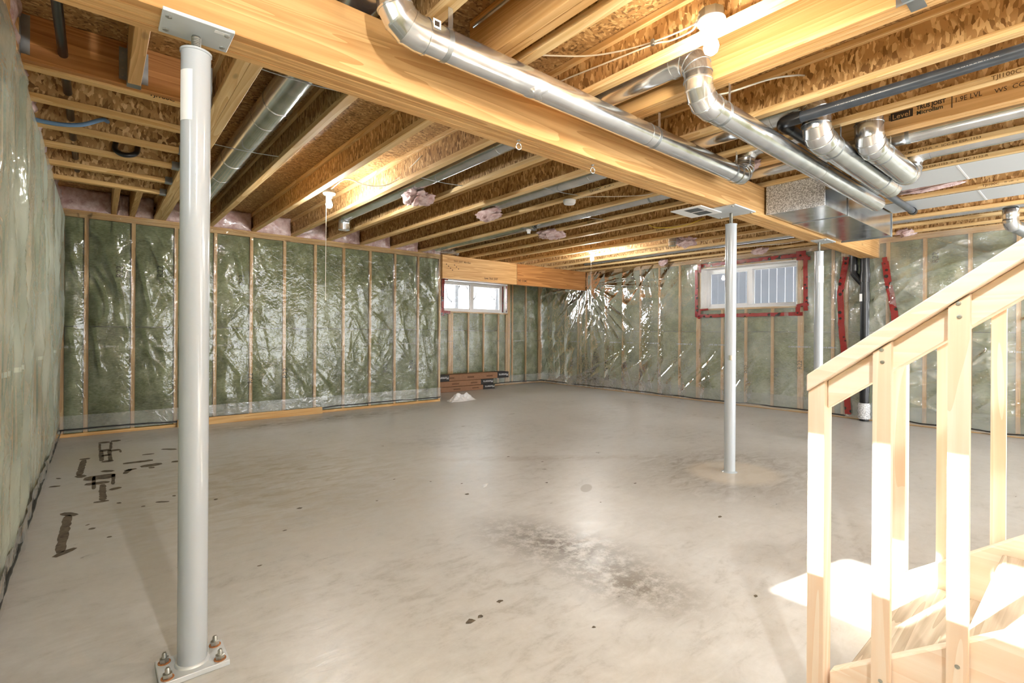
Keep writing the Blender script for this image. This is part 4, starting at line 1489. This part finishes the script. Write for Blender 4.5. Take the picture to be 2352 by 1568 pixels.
sd = thing('smoke_detector', (3.515, 3.34, 2.40), 'round white smoke detector under a joist', 'detector')
lathe('mounting_plate', [(.055, 0), (.062, -.004), (.062, -.010), (.05, -.011)], (3.515, 3.34, HT - .0005), 'white', sd, 32)
lathe('cover', [(.058, -.010), (.060, -.028), (.052, -.042), (.03, -.046), (0, -.046)], (3.515, 3.34, HT - .0005), 'white', sd, 32)
wf = thing('round_fitting', (4.114, 4.60, 2.40), 'small white round fitting on a metal bracket under a joist', 'fitting')
lathe('cap', [(.03, 0), (.03, -.02), (.022, -.024), (.022, -.05), (0, -.052)], (4.114, 4.60, 2.435), 'white', wf, 20)
box('bracket', 4.0, 4.23, 4.57, 4.63, 2.436, 2.441, 'galv_dull', wf)
cn = thing('register_can', (6.15, 3.87, 2.36), 'short round metal register can under the far joists', 'duct')
lathe('can', [(.056, 2.60), (.056, 2.44), (.060, 2.436), (.060, 2.428), (.055, 2.424), (.055, 2.375)], (6.15, 3.87, 0), 'galv', cn, 28)

# eye hooks under the beam
for i, (x, y_, lab) in enumerate(((1.713, 2.0, 'screw eye under the beam nearer the first steel post'), (2.306, 2.0, 'screw eye under the beam nearer the middle steel post'))):
    e = thing('screw_eye', (x, y_, HB - .06), lab, 'hook', 'screw eyes under the beam')
    lathe('shank', [(.0035, 0), (.0035, -.018)], (x, y_, HB), 'galv', e, 10)
    lathe('washer', [(.010, -.0005), (.010, -.003), (.004, -.003)], (x, y_, HB), 'galv', e, 14)
    pts = [(x + .014 * math.sin(a), y_ - .004 * math.sin(a), HB - .034 + .017 * math.cos(a)) for a in [2 * math.pi * k / 20 for k in range(21)]]
    pipe('eye', pts, .0035, 'galv', e, 8, True, 180)


# ------------------------------------------------------------------ pink insulation tufts
def tuft(x, y, z, sx, sy, sz, label, strands=3):
    e = thing('insulation_tuft', (x, y, z), label, 'insulation', 'torn pink insulation in the ceiling')
    bm = bmesh.new()
    bmesh.ops.create_icosphere(bm, subdivisions=4, radius=1.0)
    k = random.random() * 60
    vs = []
    for q in bm.verts:
        c = q.co
        a = np.array([c.x * 2.2 + k]), np.array([c.y * 2.2 + c.z * 1.6 + k])
        b = np.array([c.x * 6 + k]), np.array([c.z * 6 + c.y * 5 + k])
        s = .55 + .65 * float(vnoise(*a)[0]) + .5 * (float(vnoise(*b)[0]) - .5)
        vs.append((x + c.x * sx * s, y + c.y * sy * s, z + c.z * sz * s))
    fs = [tuple(p.index for p in q.verts) for q in bm.faces]
    bm.free()
    mesh('wool', vs, fs, 'pink', e, 180)
    for j in range(strands):
        a = random.uniform(-.7, .7)
        L = random.uniform(.5, 1.4) * sz
        pts = [(x + a * sx, y + random.uniform(-.3, .3) * sy, z - .2 * sz), (x + a * sx * 1.1, y, z - .2 * sz - L * .5), (x + a * sx * 1.2 + random.uniform(-.02, .02), y, z - .2 * sz - L)]
        P = spline(pts, 6)
        pipe('strand', P, [max(.001, .012 * (1 - i / (len(P) - 1)) ** .8 + .001) for i in range(len(P))], 'pink', e, 7, True, 180)
    return e


tuft(2.33, 4.20, 2.43, .13, .16, .075, 'pink insulation tuft round the nearest far-side duct', 3)
tuft(3.26, 4.30, 2.43, .13, .18, .06, 'small pink insulation tuft at the end of a bay duct', 2)
tuft(4.52, 4.60, 2.43, .19, .17, .055, 'pink insulation tuft with long hanging strands beside the white fitting', 5)
tuft(6.36, 3.78, 2.44, .16, .16, .075, 'drooping pink insulation tuft beside the register can', 3)
tuft(3.86, 1.78, 2.46, .07, .10, .05, 'pink insulation tuft squeezed above the beam near the trunk', 0)
tuft(5.62, 1.02, 2.45, .04, .24, .025, 'thin pink insulation strip beside the grey panning', 0)
tuft(7.90, 1.62, 2.46, .06, .12, .05, 'pink insulation tuft at the top of the right wall', 0)
tuft(7.80, 5.1, 2.43, .05, .10, .06, 'pink insulation scrap above the right window, far end', 0)
tuft(7.80, 3.4, 2.43, .05, .12, .05, 'pink insulation scrap above the right window, near end', 0)
sl = mesh('film_scrap', [], [], 'poly_lap') if False else None

# crumpled clear film hanging at the end of the bay duct
nu, nv = 26, 20
U, V = np.meshgrid(np.linspace(0, 1, nu), np.linspace(0, 1, nv))
X_ = 4.12 + .42 * U
Z_ = 2.40 + .16 * V + .03 * vnoise(U * 5, V * 4)
Y_ = 6.86 - .16 * vnoise(U * 4 + 3, V * 3 + 2) - .05 * vnoise(U * 10, V * 9)
fs = mesh('film_scrap', list(zip(X_.ravel(), Y_.ravel(), Z_.ravel())), [(j * nu + i, j * nu + i + 1, (j + 1) * nu + i + 1, (j + 1) * nu + i) for j in range(nv - 1) for i in range(nu - 1)], 'poly_lap', None, 180)
tag(fs, 'crumpled clear plastic scrap above the end of the back wall', 'plastic sheet')

# ------------------------------------------------------------------ wiring
def wire(label, pts, r=.0045, mat='cable', name='electric_cable', sub=8):
    return tag(cable(name, pts, r, mat, None, sub), label, 'cable')
WX = JX[2] - FW / 2 - .010
w_ = wire('upper white cable stapled along the joist to the nearest bulb', [(1.915, 1.085, 2.478), (1.99, 1.16, 2.50), (WX, 1.396, 2.552), (WX, 1.62, 2.60), (1.98, 1.80, 2.632), (1.80, 2.02, 2.668)])
w_ = wire('lower white cable stapled along the joist to the nearest bulb', [(1.925, 1.10, 2.466), (2.0, 1.17, 2.485), (WX, 1.30, 2.515), (WX, 1.396, 2.54), (WX, 1.65, 2.566), (WX, 2.0, 2.60), (WX, 2.3, 2.62)])
st_ = box('cable_staple', WX - .012, WX + .008, 1.386, 1.404, 2.534, 2.562, 'galv_dull')
tag(st_, 'small metal staple holding the two white cables', 'staple')
wire('grey cable from the elbow duct into a hole in the joist web', [(2.50, 1.40, 2.435), (2.57, 1.30, 2.437), (2.70, 1.14, 2.49), (2.90, 1.09, 2.56), (3.03, 1.08, 2.60)], .005, 'cable_grey')
wire('grey cable beside the laminated joist near the beam', [(1.36, 1.9, 2.60), (1.375, 1.5, 2.61), (1.385, .9, 2.60), (1.38, .1, 2.61)], .006, 'cable_grey')
wire('blue grey cable lying beside the laminated joist', [(1.345, 1.9, 2.58), (1.36, 1.4, 2.59), (1.372, .8, 2.585), (1.37, .1, 2.59)], .006, 'galv_dull')
wire('white cable looping behind the bulb by the back wall', [(1.66, 4.62, 2.47), (1.72, 4.40, 2.53), (1.86, 4.30, 2.48), (1.98, 4.18, 2.47), (2.05, 4.0, 2.52), (2.04, 3.6, 2.6)])
wire('cable running to the smoke detector', [(3.53, 3.38, 2.44), (3.60, 3.2, 2.46), (3.8, 2.95, 2.45), (3.98, 2.7, 2.46), (3.96, 2.2, 2.5)], .004)
wire('yellow cable sagging between the far joists', [(5.15, 3.60, 2.50), (5.22, 3.50, 2.44), (5.36, 3.25, 2.44), (5.43, 3.0, 2.50)], .0045, 'cable_yellow')
wire('white cable sagging above the right window', [(7.29, 3.7, 2.47), (7.35, 3.2, 2.435), (7.42, 2.8, 2.43), (7.40, 2.3, 2.47)], .004)
wire('cable hanging in the rim bay above the back wall', [(.64, 6.9, 2.55), (.75, 6.75, 2.49), (.9, 6.7, 2.47), (1.03, 6.65, 2.53)], .004)
wire('thin cable along the right end of the joists', [(7.52, 1.6, 2.50), (7.5, .9, 2.47), (7.51, 0.2, 2.48), (7.5, -.8, 2.5)], .006, 'abs')
# wires that hold the bay ducts up
for i, (x0_, x1_, y_, z_, lab) in enumerate(((.60, 1.10, 2.74, 2.469, 'support wire across the bay duct nearest the beam'),
                                            (.60, 1.10, 4.05, 2.467, 'support wire across the bay duct halfway to the wall'),
                                            (2.06, 2.55, 3.75, ZB - .066, 'support wire under the duct with the large pink tuft'),
                                            (3.05, 3.54, 3.25, ZB - .076, 'support wire under the duct beside the smoke detector'),
                                            (4.0, 4.5, 3.75, 2.454, 'support wire under the duct beside the white fitting'))):
    tag(cable('support_wire', [(x0_, y_, z_ + .006), ((x0_ + x1_) / 2, y_ - .02, z_ - .002), (x1_, y_ - .05, z_ + .004)], .0032, 'galv_dull'), lab, 'wire', 'duct support wires')

# ------------------------------------------------------------------ things on the floor
def carton(x0, x1, y0, y1, z0, z1, label, sleeves):
    e = thing('flooring_carton', ((x0 + x1) / 2, (y0 + y1) / 2, z0), label, 'box', 'flooring cartons stacked in the alcove')
    box('carton', x0 + .004, x1 - .004, y0 + .003, y1 - .003, z0 + .002, z1 - .002, 'cardboard', e, .003)
    for (a, b) in sleeves:
        s = box('sleeve', a, b, y0, y1, z0 + .0005, z1, 'black_card', e, .003)
        h = (z1 - z0) * .62
        # the cartons lie upside down, so the name reads the wrong way up
        text('printed_name', 'Monterra', h, (b - .015, y0 - .0005, z1 - (z1 - z0) * .27), (-1, 0, 0), (0, 0, -1), 'paper', s, .0006, min(1.0, (b - a - .03) / (h * 4.15)))
    for k in range(3):
        a = x0 + .25 + k * (x1 - x0 - .6) / 2.5
        box('printed_line', a, a + .16, y0 + .0016, y0 + .0028, z0 + (z1 - z0) * .35, z0 + (z1 - z0) * .6, 'carton_line', e, 0)
    return e


carton(4.60, 6.30, 8.06, 8.28, .001, .100, 'bottom flooring carton of the stack in the alcove', [(6.0, 6.30)])
carton(4.58, 6.28, 8.08, 8.30, .101, .205, 'middle flooring carton of the stack in the alcove', [(5.96, 6.28)])
carton(4.92, 6.70, 8.10, 8.34, .206, .330, 'top flooring carton with black sleeves at both ends', [(4.92, 5.22), (6.40, 6.70)])

nu, nv = 60, 44
U, V = np.meshgrid(np.linspace(-1, 1, nu), np.linspace(-1, 1, nv))
edge = np.clip(1 - np.maximum(np.abs(U), np.abs(V)) ** 3, 0, 1)
hump = np.exp(-((U + .2) / .6) ** 2 - (V / .8) ** 2) * .07 + np.exp(-((U - .55) / .35) ** 2 - ((V + .1) / .6) ** 2) * .055
crs = folds(U, V, .9, 4.5, 1.6, 1.3, 4) * .05 + folds(U, V, 2.2, 5.5, 1.8, 1.3, 9) * .04
H = .004 + edge * (hump + crs * (.35 + hump * 6))
wob = .85 + .35 * vnoise(np.arctan2(V, U) * 2.2 + 9, np.hypot(U, V))
vs = list(zip((4.74 + U * .26 * wob + V * .05).ravel(), (7.0 + V * .15 * wob).ravel(), H.ravel()))
pb = mesh('plastic_sheet', vs, [(j * nu + i, j * nu + i + 1, (j + 1) * nu + i + 1, (j + 1) * nu + i) for j in range(nv - 1) for i in range(nu - 1)], 'film', None, 30)
tag(pb, 'crumpled white plastic sheet on the floor at the wall end', 'plastic sheet')

lb = box('lumber_offcut', .742, 2.44, 7.055, 7.093, .0005, .0895, 'stud_x')
tag(lb, 'loose length of lumber standing on edge along the back wall', 'lumber')

# ------------------------------------------------------------------ stairs
PT = .765                                    # pitch of the flight
RISE, RUN = .187, .2445
stair = thing('staircase', (2.05, .2, 0), 'pale wooden stair flight climbing toward the camera side', 'stairs')
NT_ = 12


def slope_board(name, x0, x1, ya, yb, ztop_at, y_ref, depth, mat, parent, plumb=True, zmin=None):
    """board on edge in the plane of the flight: top edge passes (y_ref, ztop_at), vertical depth"""
    def zt(y):
        return ztop_at + PT * (y_ref - y)
    v = []
    for x in (x0, x1):
        v += [(x, ya, max(zt(ya) - depth, zmin if zmin is not None else -9)), (x, ya, zt(ya)), (x, yb, zt(yb)), (x, yb, max(zt(yb) - depth, zmin if zmin is not None else -9))]
    if zmin is not None and zt(ya) - depth < zmin:
        yk = y_ref - (zmin + depth - ztop_at) / PT
        v = []
        for x in (x0, x1):
            v += [(x, ya, zmin), (x, ya, zt(ya)), (x, yb, zt(yb)), (x, yb, zt(yb) - depth), (x, yk, zmin)]
        f = [(0, 1, 2, 3, 4), (9, 8, 7, 6, 5), (0, 5, 6, 1), (1, 6, 7, 2), (2, 7, 8, 3), (3, 8, 9, 4), (4, 9, 5, 0)]
    else:
        f = [(0, 1, 2, 3), (7, 6, 5, 4), (0, 4, 5, 1), (1, 5, 6, 2), (2, 6, 7, 3), (3, 7, 4, 0)]
    o = mesh(name, v, f, mat, parent)
    bv = o.modifiers.new('edge', 'BEVEL')
    bv.width = .0025
    bv.segments = 1
    return o


slope_board('stringer', 1.625, 1.663, .505, -2.3, .205, .475, .31, 'pale_y', stair, zmin=.001)
slope_board('stringer', 2.435, 2.473, .500, -2.3, .235, .475, .31, 'pale_y', stair, zmin=.001)
for k in range(NT_):
    yn, z = .470 - RUN * k, .200 + RISE * k
    box('tread', 1.664, 2.434, yn - .265, yn, z - .025, z, 'tread', stair, .003)
    box('riser', 1.664, 2.434, yn - .045, yn - .030, max(.002, z - RISE - .0), z - .0255, 'tread', stair, .001)


def screw(x, y, z, par):
    s = lathe('screw', [(.0, .0012), (.0022, .0012), (.0026, .0022), (.0048, .002), (.0052, 0)][::-1], (x, y, z), 'zinc_bolt', par, 12, (-1, 0, 0))
    return s


def railing(label, xo, sgn, ys, post_y, rail_z, far):
    """xo: outer face of the balusters; sgn: +1 when the rail lies at greater x than xo"""
    e = thing('stair_railing', (xo, .2, 0), label, 'railing', 'railings of the stair flight')
    T = .022

    def xx(a, b):
        return (xo + a, xo + b) if sgn > 0 else (xo - b, xo - a)
    # cap
    a, b = xx(-.015, .074)
    slope_board('handrail', a, b, .556, -2.0, rail_z + .0, .556, .048, 'pale_y', e)
    a, b = xx(T + .0005, T + .0385)
    slope_board('rail_board', a, b, .513, -2.0, rail_z - .0485, .556, .080 if not far else .060, 'pale_y', e)
    a, b = xx(0, .060)
    post = mesh('newel_post', [(a, post_y, .001), (b, post_y, .001), (b, post_y + .042, .001), (a, post_y + .042, .001)] +
                [(q, w, rail_z - .049 + PT * (.556 - w)) for q, w in ((a, post_y), (b, post_y), (b, post_y + .042), (a, post_y + .042))], BOXF, 'pale_z', e)
    for y_ in ys:
        a, b = xx(0, T)
        zb = .205 + PT * (.475 - y_) - .20
        p = [(a, y_, zb), (b, y_, zb), (b, y_ + .040, zb), (a, y_ + .040, zb)]
        p += [(q, w, rail_z - .051 + PT * (.556 - w)) for q, w in ((a, y_), (b, y_), (b, y_ + .040), (a, y_ + .040))]
        o = mesh('baluster', p, BOXF, 'pale_z', e)
        if not far:
            zc = rail_z + PT * (.556 - y_ - .02)
            screw(xo, y_ + .021, zc - .058, o); screw(xo, y_ + .019, zc - .090, o)
            screw(xo, y_ + .020, zb + .06, o); screw(xo, y_ + .019, zb + .14, o)
    return e


railing('near wooden stair railing with sloping handrail and narrow balusters', 1.600, 1, [.359 - .153 * k for k in range(14)], .514, 1.035, False)
railing('far wooden stair railing seen behind the near one', 2.498, -1, [.372 - .150 * k for k in range(14)], .500, 1.100, True)

# unseen walls added above the deck opening to keep the sun out
sw = thing('wall_stairwell_shade', (1.45, -1.2, HD), 'pale board walls added round the stair opening above to block the sun', kind='structure')
box('wall_panel', 1.38, 1.398, YF, .52, HD + .02, 4.9, 'drywall', sw)
box('wall_panel', 2.517, 2.535, YF, .52, HD + .02, 4.9, 'drywall', sw)
box('wall_panel', 1.398, 2.517, .51, .528, HD + .02, 4.9, 'drywall', sw)
